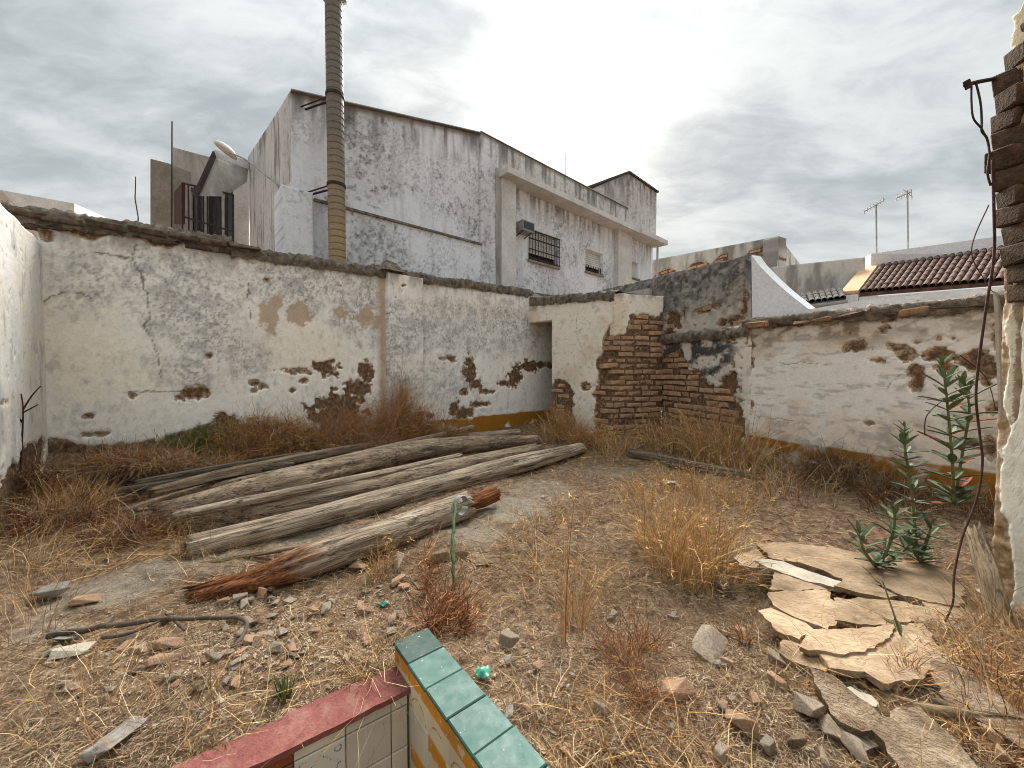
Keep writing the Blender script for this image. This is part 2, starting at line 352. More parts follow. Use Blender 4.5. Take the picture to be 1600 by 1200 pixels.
def panel(name, pl, u0, u1, z0, ztop, cell, colf, maskf=None, keep=None, thick=.02, depth=.25, relief=.006, parent=None, seed=1, mat='plaster', zbotf=None):
    nu = max(2, int((u1-u0)/cell)+1); us = np.linspace(u0, u1, nu)
    zt = ztop(us) if callable(ztop) else np.full(nu, float(ztop)); zb = zbotf(us) if zbotf else np.full(nu, float(z0))
    nv = max(2, int((zt.max()-zb.min())/cell)+1); t = np.linspace(0, 1, nv)
    U = np.repeat(us[:, None], nv, 1); Z = zb[:, None]+(zt-zb)[:, None]*t[None, :]
    mk_ = maskf(U, Z) if maskf else np.full(U.shape, .5)
    out = (fbm(U*1.6, Z*1.6, 4, seed)-.5)*relief*3 + (fbm(U*11, Z*11, 3, seed+3)-.5)*relief*.6
    pe = sstep(-.008, .008, mk_)
    out = out*(.4+.6*pe) + (pe-1)*thick + (1-pe)*(fbm(U*22, Z*22, 3, seed+9)-.5)*.02
    col = colf(U, Z, mk_)
    V = pl.P[None, None]+U[..., None]*pl.d+out[..., None]*pl.n+Z[..., None]*DOWN
    idx = np.arange(nu*nv).reshape(nu, nv)
    kc = np.ones((nu-1, nv-1), bool)
    if keep is not None:
        uc = (U[:-1, :-1]+U[1:, 1:])/2; zc = (Z[:-1, :-1]+Z[1:, 1:])/2; kc = keep(uc, zc)
    a, b, c, d = idx[:-1, :-1][kc], idx[1:, :-1][kc], idx[1:, 1:][kc], idx[:-1, 1:][kc]
    flip = np.dot(np.cross(pl.d, DOWN), pl.n) < 0
    F = np.stack([a, b, c, d], 1) if not flip else np.stack([d, c, b, a], 1)
    V = V.reshape(-1, 3); attrs = {'mask': mk_.ravel(), 'col': col.reshape(-1, 3)}
    if depth:                                           # close the edges backwards
        E = np.concatenate([F[:, [0, 1]], F[:, [1, 2]], F[:, [2, 3]], F[:, [3, 0]]])
        key = np.sort(E, 1); k = key[:, 0].astype(np.int64)*(nu*nv)+key[:, 1]
        un, inv, cnt = np.unique(k, return_inverse=True, return_counts=True); be = E[cnt[inv] == 1]
        bv = np.unique(be); mp = {int(v): len(V)+i for i, v in enumerate(bv)}
        V = np.vstack([V, V[bv]-pl.n*depth])
        F = np.vstack([F, np.array([[e[1], e[0], mp[int(e[0])], mp[int(e[1])]] for e in be])])
        for kk in attrs: attrs[kk] = np.concatenate([attrs[kk], attrs[kk][bv]])
    used = np.unique(F); re = np.full(len(V), -1); re[used] = np.arange(len(used))
    return mk(name, V[used], re[F], M[mat], parent, True, {k: v[used] for k, v in attrs.items()})
def mixcol(a, b, f): return a*(1-f[..., None])+b*f[..., None]
C_CREAM = lin(240, 232, 217); C_WHITE = lin(241, 238, 233); C_GREY = lin(138, 138, 138); C_DGREY = lin(84, 82, 80); C_DADO = lin(160, 108, 36)
def mottled(U, Z, seed, lo, hi, sc=16): return sstep(lo, hi, fbm(U*sc, Z*sc*1.1, 5, seed, .6))
# ---------------------------------------------------------------- plan of the yard
WD = unit([.745, .667, 0]); PD = unit([.667, -.745, 0])     # along the back wall / out of it towards us
FC = np.array([.765, 7.65, 0]); LC = np.array([-4.05, 3.34, 0]); WJ = np.array([.339, 7.27, 0])
CC = np.array([1.55, 5.91, 0]); DC = np.array([2.45, 6.25, 0]); RA = np.array([2.80, 4.55, 0]); RB = np.array([3.58, 2.83, 0])
BACK = Plane(LC[:2], WD[:2], PD[:2]); BACKLEN = float(np.dot(FC-LC, BACK.d))
LEFT = Plane(LC[:2], PD[:2], WD[:2])
SHL = Plane(WJ[:2], (CC-WJ)[:2], unit([-(CC-WJ)[1]*-1, (CC-WJ)[0]*-1, 0])[:2] if False else (-.745, -.667))
SHL.n = unit([SHL.d[1], -SHL.d[0], 0]);  SHL.n = SHL.n if np.dot(SHL.n, -SHL.P) > 0 else -SHL.n
def plane_between(A, B):
    d = unit(B-A); n = np.array([d[1], -d[0], 0]); n = n if np.dot(n, -A) > 0 else -n
    return Plane(A[:2], d[:2], n[:2]), float(np.linalg.norm((B-A)[:2]))
SHR, SHR_L = plane_between(CC, DC); R2, R2_L = plane_between(DC, RA); RIGHT, RIGHT_L = plane_between(RA, RB)
SHL_L = float(np.linalg.norm((CC-WJ)[:2]))
# bench in the foreground
BT = .22; LT = .145
bfl = onz(616, 1002, BT); bfr = onz(670, 981, BT); bdir = unit(onz(743, 1185, BT)-bfl); bside = unit([bdir[1], -bdir[0], 0])
if np.dot(bside, bfr-bfl) < 0: bside = -bside
BW = .118
l0 = onz(637, 1074, LT); ldir = unit(onz(378, 1200, LT)-l0); lnorm = unit([-ldir[1], ldir[0], 0])
if lnorm[1] > 0: lnorm = -lnorm
# ---------------------------------------------------------------- ground
def gz(x, y):
    x = np.asarray(x, float); y = np.asarray(y, float)
    z = (fbm(x*.9, y*.9, 4, 3)-.5)*.10
    db = (x-LC[0])*PD[0]+(y-LC[1])*PD[1]                 # distance from the back wall
    dl = (x-LC[0])*WD[0]+(y-LC[1])*WD[1]
    z = z + .20*np.exp(-np.clip(db, 0, 9)/.55)*sstep(4.6, 2.0, dl) + .08*np.exp(-np.clip(db, 0, 9)/.6)
    z = z + .10*np.exp(-np.clip(dl, 0, 9)/.5)
    near = sstep(1.75, 1.15, y); z = z*(1-.6*near) + near*.115
    dsh = np.hypot(x-CC[0], y-CC[1]); z = z+.10*np.exp(-(dsh/.9)**2)
    z = z + .07*np.exp(-(((x-1.75)/.5)**2+((y-1.5)/.35)**2))
    dr = (x-RA[0])*RIGHT.n[0]+(y-RA[1])*RIGHT.n[1]; z = z+.11*np.exp(-np.clip(dr, 0, 9)/.35)*sstep(6.2, 5., y)
    # sunken planter between ledge and bench
    a = (x-l0[0])*lnorm[0]+(y-l0[1])*lnorm[1]; b = -((x-bfl[0])*bside[0]+(y-bfl[1])*bside[1])
    ins = np.minimum(a, b)
    z = np.where(ins > -.03, -.22+(fbm(x*9, y*9, 3, 8)-.5)*.03, z)
    on = (x > -9) & (x < 9) & (y > -.5) & (y < 9.5)
    z = z + np.where(on, (fbm(x*6, y*6, 4, 4)-.5)*.05+(fbm(x*25, y*25, 2, 6)-.5)*.018, 0)
    return np.where(on, z, 0)
def conc(x, y):
    d = np.full(np.shape(x), 0.)
    for px, py, r, k in ((800, 795, .32, 1), (740, 830, .3, .8), (850, 765, .35, .7), (160, 930, .22, .8), (240, 900, .22, .8), (90, 1000, .15, .6), (330, 880, .22, .7), (950, 730, .4, .5), (480, 830, .3, .6)):
        q = onz(px, py, .03); d = np.maximum(d, k*(1-sstep(.5, 1.1, np.hypot((x-q[0]), (y-q[1]))/r+(fbm(x*5, y*5, 3, 21)-.5)*.9)))
    return d
def axis(lo, hi, step, far):
    mid = np.arange(lo, hi, step); k = np.array([.3, 1, 2.5, 6, 14, 35, 90, 300])
    return np.concatenate([lo-k[::-1]*far, mid, hi+k*far])
gx = axis(-5.6, 4.6, .024, 1.); gy = axis(.25, 8.2, .024, 1.)
GX, GY = np.meshgrid(gx, gy, indexing='ij'); GZ = gz(GX, GY)
GZ = np.where((GX > 9) | (GX < -9) | (GY > 9.5), 0, GZ)
gi = np.arange(GX.size).reshape(GX.shape)
gF = np.stack([gi[:-1, :-1].ravel(), gi[1:, :-1].ravel(), gi[1:, 1:].ravel(), gi[:-1, 1:].ravel()], 1)
g = mk('ground', np.stack([GX.ravel(), GY.ravel(), GZ.ravel()], 1), gF, M['ground'], None, True, {'conc': conc(GX, GY).ravel()})
g['kind'] = 'structure'

# ---------------------------------------------------------------- bricks shared meshes
def irregular_box(lx, ly, lz, seed, jit=.12, bev=.006):
    r = random.Random(seed); bm = bmesh.new(); bmesh.ops.create_cube(bm, size=1)
    for v in bm.verts:
        v.co.x *= lx; v.co.y *= ly; v.co.z *= lz
        v.co += Vector((r.uniform(-1, 1)*lx*jit*.35, r.uniform(-1, 1)*ly*jit, r.uniform(-1, 1)*lz*jit))
    bmesh.ops.bevel(bm, geom=list(bm.edges), offset=bev, segments=1, affect='EDGES')
    V = [tuple(v.co) for v in bm.verts]; F = [[v.index for v in f.verts] for f in bm.faces]; bm.free(); return V, F
def mesh_only(name, VF, mat):
    me = bpy.data.meshes.new(name); me.from_pydata(VF[0], [], VF[1]); me.materials.append(mat); me.update(); return me
BRK = [mesh_only('brick', irregular_box(.285, .12, .068, i, .11, .004), M['brick']) for i in range(7)]
OBRK = [mesh_only('brick', irregular_box(.27, .16, .055, i+20, .22, .01), M['oldbrick']) for i in range(6)]
def inst(name, me, mat4, parent):
    o = bpy.data.objects.new(name, me); COL.objects.link(o); o.matrix_world = mat4
    if parent is not None:
        o.parent = parent; o.matrix_parent_inverse = parent.matrix_basis.inverted(); o.matrix_basis = mat4
    return o
def frame(P, d, n, z=DOWN, s=(1, 1, 1)):
    return Matrix(((d[0]*s[0], n[0]*s[1], z[0]*s[2], P[0]), (d[1]*s[0], n[1]*s[1], z[1]*s[2], P[1]), (d[2]*s[0], n[2]*s[1], z[2]*s[2], P[2]), (0, 0, 0, 1)))
def lay_bricks(pl, sdf, u0, u1, z0, z1, parent, out=-.075, course=.088, length=.30, meshes=BRK, seed=0):
    r = random.Random(seed); z = z0; k = 0
    while z < z1:
        u = u0 - (k % 2)*length/2 - r.uniform(0, .05)
        while u < u1:
            s = r.choice((1, 1, 1, .55, .9)); cu = u+length*s/2
            e = min(.10, length*s*.3)
            m = max(float(sdf(np.array([cu+q]), np.array([z]))[0]) for q in (-e, e))
            if m < .0 and u0-.02 <= cu <= u1:
                tilt = r.uniform(-.018, .018); d = unit(pl.d+DOWN*tilt); zz = np.cross(d, -pl.n) if np.cross(d, -pl.n)[2] > 0 else np.cross(d, pl.n)
                inst('brick', r.choice(meshes), frame(pl.at(cu, z+r.uniform(-.006, .006), out+r.uniform(-.022, .014)), d, pl.n, zz, (s*r.uniform(.84, .95), 1, r.uniform(.78, 1.0))), parent)
            u += length*s
        z += course*r.uniform(.96, 1.04); k += 1

# ---------------------------------------------------------------- back boundary wall
bw = thing('boundary_wall', 'long cream plastered yard wall with grey mildew, running behind the log pile', 'wall', (*BACK.at(3.5, 0)[:2], 0))
uPL0, _ = BACK.uz(603, 560); uPL1, _ = BACK.uz(662, 560); uJ, _ = BACK.uz(828, 560)
def btop(u): return 2.40+(2.60-2.40)*np.clip(u/uJ, 0, 1.2) + (fbm(u*3, u*0, 3, 31)-.5)*.03
BL = [blob(BACK, *q) for q in ((303, 615, 21, 12), (206, 619, 6, 5), (137, 651, 8, 5), (325, 556, 6, 4), (508, 577, 20, 15), (562, 606, 20, 14), (575, 580, 13, 15), (458, 580, 22, 4), (398, 598, 7, 4),
      (412, 604, 6, 4), (395, 610, 5, 3), (457, 611, 5, 3), (476, 595, 8, 5), (530, 640, 40, 28), (548, 605, 12, 12), (152, 678, 20, 4), (418, 437, 5, 4), (70, 365, 14, 9),
      (735, 583, 10, 22), (744, 600, 9, 9), (705, 560, 9, 6), (690, 560, 9, 3), (806, 588, 12, 15), (826, 573, 16, 9), (845, 570, 26, 5), (790, 600, 10, 5), (760, 612, 12, 4), (710, 640, 10, 14),
      (722, 646, 20, 8), (748, 632, 17, 4), (672, 650, 8, 5), (725, 612, 6, 5))]
foot = [BACK.uz(*q) for q in ((60, 690), (95, 684), (118, 690), (135, 703), (150, 690), (170, 698), (200, 690), (240, 688), (285, 676), (325, 660), (345, 645), (365, 648), (380, 700), (380, 760), (60, 800))]
foot2 = [BACK.uz(*q) for q in ((470, 720), (505, 655), (520, 620), (545, 615), (560, 640), (575, 680), (600, 720))]
SKIM = [blob(BACK, *q) for q in ((470, 488, 21, 16), (420, 495, 16, 24), (432, 470, 10, 12), (575, 497, 16, 16), (530, 490, 10, 10), (590, 500, 6, 14))]
GRY = [blob(BACK, *q) for q in ((140, 440, 45, 45), (230, 440, 50, 40), (300, 470, 70, 70), (350, 540, 70, 40), (300, 580, 40, 30), (480, 440, 90, 40), (560, 470, 40, 60), (640, 520, 40, 60), (720, 510, 50, 40), (800, 510, 50, 40), (700, 600, 40, 30), (640, 600, 30, 30), (760, 520, 60, 30))]
CREAM = [blob(BACK, *q) for q in ((140, 560, 75, 60), (470, 545, 70, 40), (200, 590, 60, 25), (500, 560, 50, 20), (120, 480, 50, 30), (740, 480, 60, 16))]
def bmask(U, Z):
    d = blobs_sd(BL, U, Z, 41, .75, 11)
    w = (fbm(U*14, Z*14, 5, 44, .6)-.5)*.18
    d = np.minimum(d, polydist(foot, U, Z)+w*.6); d = np.minimum(d, polydist(foot2, U, Z)+w)
    top = btop(U)-Z-.02+ (fbm(U*4, Z*3, 4, 47)-.62)*.25
    d = np.minimum(d, top)
    return d
def crack(U, Z, pl, pts, w=.006, seed=3):
    P = [pl.uz(*q) for q in pts]; d = np.full(U.shape, 9.)
    uu = U+(fbm(U*14, Z*14, 3, seed)-.5)*.06; zz = Z+(fbm(U*14+9, Z*14, 3, seed+2)-.5)*.06
    for a, b in zip(P[:-1], P[1:]):
        a = np.array(a); e = np.array(b)-a; t = np.clip(((uu-a[0])*e[0]+(zz-a[1])*e[1])/(e@e), 0, 1)
        d = np.minimum(d, np.hypot(uu-a[0]-e[0]*t, zz-a[1]-e[1]*t))
    return sstep(w*1.6, w*.4, d)
def bcol(U, Z, mk_):
    c = mixcol(np.broadcast_to(C_WHITE, U.shape+(3,)), C_CREAM, sstep(.15, -.1, blobs_sd(CREAM, U, Z, 51, .5, 3)))
    c = mixcol(c, C_CREAM, sstep(.35, .65, fbm(U*1.1, Z*1.1, 4, 52))*.4)
    g_ = sstep(.2, -.2, blobs_sd(GRY, U, Z, 53, .6, 4))
    c = mixcol(c, lin(176, 173, 169), g_*(.18+.55*mottled(U, Z, 54, .36, .72, 10)))
    c = mixcol(c, lin(96, 93, 90), (g_*.8+.2)*mottled(U, Z, 57, .48, .72, 40)*.6*(.25+.75*mottled(U, Z, 62, .42, .6, 5)))
    c = mixcol(c, lin(112, 108, 104), g_*mottled(U*1.3, Z*.5, 65, .56, .68, 60)*.5)
    c = mixcol(c, C_GREY, mottled(U, Z*.45, 55, .56, .8, 18)*.4)
    c = mixcol(c, lin(176, 150, 122), sstep(.01, -.02, blobs_sd(SKIM, U, Z, 56, .7, 11))*.8)
    tt = btop(U)-Z
    c = mixcol(c, lin(120, 108, 94), sstep(.30, .0, tt)*mottled(U, Z*.25, 58, .38, .65, 9)*.8)
    c = mixcol(c, lin(150, 128, 104), sstep(.55, .2, Z)*mottled(U, Z, 59, .4, .7, 7)*.6)
    for pts in (((214, 380), (208, 405), (150, 395)), ((208, 405), (228, 450), (232, 500), (225, 510), (242, 540), (248, 590)), ((68, 470), (95, 455), (140, 462)), ((390, 440), (388, 500)), ((200, 610), (245, 610), (290, 612))):
        c = mixcol(c, lin(92, 84, 76), crack(U, Z, BACK, pts)*.8)
    dz = .35+(fbm(U*8, Z*8, 2, 60)-.5)*.03
    c = mixcol(c, C_DADO, sstep(dz+.01, dz-.01, Z)*sstep(.2, .35, fbm(U*4, Z*6, 4, 61)))
    c = mixcol(c, lin(176, 150, 116), sstep(.10, .0, np.abs(U-uPL0+.05))*.75)
    return np.clip(c, 0, 1)
panel('plaster', BACK, -.02, BACKLEN+.5, -.2, btop, .0135, bcol, bmask, parent=bw, seed=5, thick=.014, depth=.3)
# pilaster
PIL = BACK.off(.085)
def pmask(U, Z): return np.minimum((fbm(U*22, Z*14, 4, 63)-.2)*.1, blobs_sd([blob(PIL, 655, 652, 9, 8), blob(PIL, 632, 446, 4, 2)], U, Z, 64))
panel('pilaster', PIL, uPL0, uPL1-.05, -.2, 2.47, .0135, lambda U, Z, k: bcol(U+.25, Z, k), pmask, parent=bw, seed=7, depth=.12, relief=.005)
# coping: lumpy mortar ridge with weathered bricks
def ridge(name, pl, u0, u1, topf, w0, w1, h, parent, mat='mortar', seed=1, cell=.018, overhang=.05):
    nu = int((u1-u0)/cell); us = np.linspace(u0, u1, nu); prof = [(overhang*.5, -.10), (overhang, -.045), (overhang*.95, .0), (overhang*.6, h*.55), (-.02, h), (-.14, h*1.12), (-.28, h*.5), (-.30, -.05)]
    V = []; 
    for k, (o, z) in enumerate(prof):
        nn = (fbm(us*9, us*0+k*3.7, 4, seed)-.5); n2 = (fbm(us*30, us*0+k*5.1, 4, seed+4, .7)-.5)*1.3
        V.append(pl.P+us[:, None]*pl.d+(o+nn*.05+n2*.035)[:, None]*pl.n+(topf(us)+z+nn*.05+n2*.04)[:, None]*DOWN)
    V = np.stack(V, 1); k = len(prof); idx = np.arange(nu*k).reshape(nu, k)
    F = np.stack([idx[:-1, :-1].ravel(), idx[1:, :-1].ravel(), idx[1:, 1:].ravel(), idx[:-1, 1:].ravel()], 1)
    if np.dot(np.cross(pl.d, DOWN), pl.n) < 0: F = F[:, ::-1]
    o = mk(name, V.reshape(-1, 3), F, M[mat], parent, False); return o
def stopf(u): return btop(u)+.0
uA, _ = BACK.uz(395, 400)
ridge('coping', BACK, uA-.2, uJ+.02, stopf, 0, 0, .05, bw, seed=71)
ridge('coping', BACK, -.9, uA-.19, lambda u: btop(u)+.055, 0, 0, .06, bw, seed=72, overhang=.035)
r_ = random.Random(5); u = -.75
while u < uA:
    for c in range(2):
        if r_.random() < .14: continue
        o = .0+(c*.03)+r_.uniform(-.03, .025)
        inst('brick', r_.choice(OBRK), frame(BACK.at(u+c*.12+r_.uniform(-.02, .02), float(btop(np.array([u]))[0])-.035+c*.062, o-.03), unit(BACK.d+DOWN*r_.uniform(-.06, .06)), BACK.n, s=(r_.uniform(.7, 1.05), 1, 1)), bw)
    u += .26
pc = [BACK.at(uPL0-.09, 2.50, .13), BACK.at(uPL0+.24, 2.50, .13), BACK.at(uPL0+.24, 2.50, -.1), BACK.at(uPL0-.09, 2.50, -.1), BACK.at(uPL0+.02, 2.66, .02), BACK.at(uPL0+.16, 2.63, .02), BACK.at(uPL0+.16, 2.66, -.1), BACK.at(uPL0+.02, 2.66, -.1)]
MB().hexa(pc).build('pier_cap', M['mortar'], bw)
# ---------------------------------------------------------------- left wall
lw = thing('side_wall', 'cream side wall with peeling lower render at the left edge of the yard', 'wall', (*LEFT.at(1, 0)[:2], 0))
LBL = [blob(LEFT, *q) for q in ((55, 715, 18, 30), (40, 760, 30, 30), (68, 700, 6, 18), (12, 800, 40, 60), (5, 630, 4, 3))]
def lmask(U, Z): return np.minimum(blobs_sd(LBL, U, Z, 81, .6, 8), (fbm(U*30, Z*30, 3, 86)-.17)*.12)
def lcol(U, Z, k):
    c = mixcol(np.broadcast_to(C_CREAM*.8, U.shape+(3,)), C_WHITE*.84, sstep(.4, .6, fbm(U*1.5, Z*1, 3, 82)))
    c = mixcol(c, lin(160, 162, 160), sstep(.5, 1.3, U)*sstep(1.9, 1.2, Z)*(.25+.6*mottled(U, Z*.3, 83, .4, .65, 8)))
    c = mixcol(c, C_GREY, mottled(U, Z*.3, 84, .62, .75, 12)*.5)
    c = mixcol(c, C_DADO, sstep(.16, .12, Z)*sstep(.35, .5, fbm(U*5, Z*5, 3, 85)))
    return c
panel('plaster', LEFT, 0.0, 2.6, -.2, lambda u: 2.20+(fbm(u*4, u*0, 3, 87)-.5)*.025, .0135, lcol, lmask, parent=lw, seed=8, depth=.25)
# ---------------------------------------------------------------- outhouse in the corner (doorway, fallen plaster)
sh = thing('outhouse', 'small roofless corner outhouse with doorway and exposed brick where plaster fell', 'outhouse', (*CC[:2], .1))
du0, dz1 = SHL.uz(828, 500); du1, _ = SHL.uz(862, 520); dz1 = SHL.uz(862, 500)[1]
def shtop(u): return 2.44-(2.44-2.30)*np.clip(u/SHL_L, 0, 1)+(fbm(u*5, u*0+2, 3, 90)-.5)*.03
expL = [SHL.uz(*q) for q in ((958, 505), (945, 520), (940, 545), (930, 570), (935, 590), (928, 610), (930, 650), (925, 700), (970, 700), (970, 500))]
expL2 = [SHL.uz(*q) for q in ((862, 600), (872, 590), (888, 598), (896, 615), (894, 640), (905, 700), (855, 700))]
expL3 = [blob(SHL, 914, 605, 8, 6)]
def shlm(U, Z):
    w = (fbm(U*11, Z*11, 4, 91)-.5)*.13
    return np.minimum(np.minimum(polydist(expL, U, Z)+w, polydist(expL2, U, Z)+w), np.minimum(blobs_sd(expL3, U, Z, 92), (fbm(U*28, Z*28, 3, 93)-.15)*.1))
def shcol(U, Z, k):
    c = mixcol(np.broadcast_to(C_CREAM*.97, U.shape+(3,)), lin(224, 210, 188), sstep(.4, .7, fbm(U*2, Z*2, 4, 94)))
    c = mixcol(c, lin(120, 112, 102), sstep(2.15, 2.4, Z)*mottled(U, Z*.6, 95, .35, .6, 9)*.9)
    c = mixcol(c, C_GREY, mottled(U, Z, 96, .62, .75, 14)*.4)
    c = mixcol(c, lin(150, 140, 126), crack(U, Z, SHL, ((905, 470), (900, 520), (915, 560)), .004)*.8)
    return c
panel('plaster', SHL, 0, SHL_L, -.15, shtop, .0135, shcol, shlm, keep=lambda u, z: ~((u > .0) & (u < du1) & (z < dz1)), parent=sh, seed=11, depth=.22, thick=.03)
lay_bricks(SHL, shlm, du1, SHL_L-.02, .06, 2.2, sh, seed=3)
expR = [SHR.uz(*q) for q in ((950, 520), (962, 525), (975, 523), (983, 508), (985, 492), (1000, 490), (1018, 492), (1032, 497), (1036, 480), (1060, 480), (1060, 720), (945, 720))]
def shrm(U, Z): return np.minimum(polydist(expR, U, Z)+(fbm(U*11, Z*11, 4, 98)-.5)*.12, (fbm(U*28, Z*28, 3, 99)-.15)*.1)
panel('plaster', SHR, 0, SHR_L, -.15, lambda u: 2.30+(fbm(u*5, u*0+2, 3, 101)-.5)*.03+u*.03, .0135, shcol, shrm, parent=sh, seed=12, depth=.22, thick=.03)
lay_bricks(SHR, shrm, 0, SHR_L, .06, 2.3, sh, seed=4)
ridge('coping', SHL, -.05, SHL_L+.04, shtop, 0, 0, .05, sh, seed=73, overhang=.04)
# dark room behind the doorway
INN = Plane((FC+WD*.02)[:2], PD[:2], (-WD)[:2])
b = MB(); q = FC+WD*.35; b.obox(q, PD, WD, DOWN, -.2, 1.9, 0, .1, -.1, 2.5); b.build('inner_wall', M['greywall'], sh)
rp = [WJ-PD*.02+WD*.24, CC+unit(np.array([1, .4, 0]))*.2, DC+np.array([.1, .3, 0]), FC+WD*1.2, FC+WD*.36]
MB().prism([np.array([p[0], p[1], 2.28]) for p in rp], (0, 0, .06)).build('roof_slab', M['mortar'], sh)
# ---------------------------------------------------------------- low buttress wall + dark stained high wall
bu = thing('buttress_wall', 'black stained stub wall with loose plaster over bricks, between outhouse and right wall', 'wall', (*((DC+RA)/2)[:2], .05))
exB = [R2.uz(*q) for q in ((1030, 560), (1045, 555), (1062, 545), (1075, 575), (1092, 580), (1105, 600), (1120, 605), (1128, 590), (1146, 570), (1150, 590), (1150, 625), (1165, 640), (1160, 720), (1020, 720))]
def bum(U, Z): return np.minimum(polydist(exB, U, Z)+(fbm(U*9, Z*14, 4, 111)-.5)*.2, (fbm(U*16, Z*20, 4, 112)-.3)*.12)
def bucol(U, Z, k):
    c = mixcol(np.broadcast_to(lin(206, 200, 190), U.shape+(3,)), lin(78, 76, 75), sstep(.44, .62, fbm(U*5, Z*8, 5, 113)))
    return mixcol(c, C_CREAM, sstep(R2_L-.35, R2_L-.1, U)*.6)
panel('plaster', R2, -.05, R2_L+.02, -.15, 1.66, .0135, bucol, bum, parent=bu, seed=13, depth=.3, thick=.03)
lay_bricks(R2, bum, 0, R2_L-.1, .06, 1.5, bu, seed=6)
ridge('coping', R2, -.1, R2_L+.05, lambda u: 1.65-u*.02, 0, 0, .05, bu, seed=75, overhang=.05)
E1 = np.array([1.73, 8.0, 0]); E2 = np.array([3.10, 5.0, 0]); HI, HI_L = plane_between(E1, E2)
hi = thing('neighbour_wall', 'high black weathered wall rising behind the outhouse, brick patches showing', 'wall', (*((E1+E2)/2)[:2], 0))
exH = [blob(HI, *q) for q in ((1052, 500, 14, 16), (1100, 485, 20, 6), (1112, 480, 12, 5), (1128, 505, 9, 8), (1150, 502, 16, 8), (1162, 470, 6, 22), (1045, 520, 10, 8))]
def him(U, Z): return np.minimum(blobs_sd(exH, U, Z, 121, .7, 8), (fbm(U*14, Z*14, 4, 122)-.26)*.12)
def hicol(U, Z, k):
    c = mixcol(np.broadcast_to(lin(196, 186, 170), U.shape+(3,)), lin(126, 123, 119), sstep(1.75, 2.25, Z+(fbm(U*4, Z*4, 4, 123)-.5)*.8))
    c = mixcol(c, lin(66, 64, 63), sstep(.40, .68, fbm(U*12, Z*12, 5, 124, .62))*sstep(1.6, 2.3, Z)*.8)
    c = mixcol(c, lin(170, 166, 160), sstep(.52, .72, fbm(U*14, Z*14, 5, 125, .62))*.6); return c
panel('plaster', HI, 0, HI_L, .5, lambda u: 2.76-u/HI_L*.14+(fbm(u*5, u*0+4, 3, 126)-.5)*.03, .0135, hicol, him, parent=hi, seed=14, depth=.25, thick=.03)
lay_bricks(HI, him, 0, HI_L-.05, 1.5, 2.55, hi, seed=7, out=-.07)
# ---------------------------------------------------------------- right wall
rw = thing('yard_wall', 'lower whitewashed wall with brown peeled patches and yellow foot on the right', 'wall', (*((RA+RB)/2)[:2], 0))
RBL = [blob(RIGHT, *q) for q in ((1335, 543, 17, 9), (1328, 540, 10, 6), (1412, 556, 20, 10), (1405, 545, 12, 5), (1428, 580, 15, 9), (1434, 600, 10, 18), (1432, 535, 5, 3), (1465, 553, 22, 11), (1500, 562, 24, 10), (1478, 574, 20, 6), (1528, 560, 20, 18), (1545, 575, 18, 25), (1552, 640, 12, 10),
       (1390, 540, 8, 4), (1382, 512, 12, 6), (1372, 563, 12, 3), (1325, 520, 5, 4), (1468, 530, 4, 3), (1490, 530, 4, 3), (1520, 695, 16, 8), (1545, 700, 12, 14), (1355, 661, 8, 3), (1170, 560, 6, 20), (1165, 610, 7, 14), (1175, 540, 7, 6), (1172, 630, 4, 8), (1560, 520, 12, 30), (1385, 500, 14, 4))]
def rmask(U, Z): return np.minimum(np.minimum(blobs_sd(RBL, U, Z, 131, .8, 13), (fbm(U*30, Z*34, 3, 132)-.09)*.12), 1.66-Z+(fbm(U*6, Z*6, 3, 135)-.5)*.15)
def rcol(U, Z, k):
    c = mixcol(np.broadcast_to(lin(232, 228, 222), U.shape+(3,)), lin(222, 210, 194), sstep(.4, .65, fbm(U*2, Z*2, 4, 133)))
    c = mixcol(c, lin(126, 106, 88), sstep(1.22, 1.6, Z+(fbm(U*3, Z*3, 3, 136)-.5)*.25)*(.25+.65*mottled(U, Z*1.6, 134, .42, .62, 9)))
    c = mixcol(c, C_GREY, mottled(U*.5, Z*1.5, 137, .56, .72, 16)*.45)
    c = mixcol(c, lin(150, 146, 140), sstep(.9, .4, Z)*mottled(U, Z, 138, .5, .7, 12)*.5)
    dz = .35+(fbm(U*8, Z*8, 2, 139)-.5)*.02
    c = mixcol(c, C_DADO*.9, sstep(dz+.008, dz-.008, Z)*sstep(.2, .4, fbm(U*4, Z*6, 4, 140)))
    for pts in (((1290, 570), (1250, 565), (1220, 568)), ((1240, 655), (1180, 650)), ((1385, 610), (1400, 590), (1440, 570))): c = mixcol(c, lin(104, 96, 90), crack(U, Z, RIGHT, pts, .004)*.7)
    return c
panel('plaster', RIGHT, -.03, RIGHT_L+.6, -.2, lambda u: 1.72-u/RIGHT_L*.05, .011, rcol, rmask, parent=rw, seed=15, depth=.3, thick=.014)
ridge('coping', RIGHT, -.06, RIGHT_L+.6, lambda u: 1.70-u/RIGHT_L*.05, 0, 0, .035, rw, 'mortar', 76, .02, .06)
M['ochre'] = mat_noise('ochre_mortar', lin(150, 116, 86), lin(190, 156, 122), 9, .95, .9, .015, c3=lin(206, 178, 148))
r_ = random.Random(9); u = .0
while u < RIGHT_L:
    ln = r_.uniform(.16, .36)
    me = mesh_only('coping_stone', irregular_box(ln, .2, .055, int(u*1000), .3, .012), M['ochre'] if r_.random() < .5 else M['oldbrick'])
    inst('coping_stone', me, frame(RIGHT.at(u+ln/2, 1.645-u/RIGHT_L*.05+r_.uniform(-.012, .012), -.055+r_.uniform(-.01, .03)), unit(RIGHT.d+DOWN*r_.uniform(-.05, .05)), RIGHT.n), rw); u += ln*.98
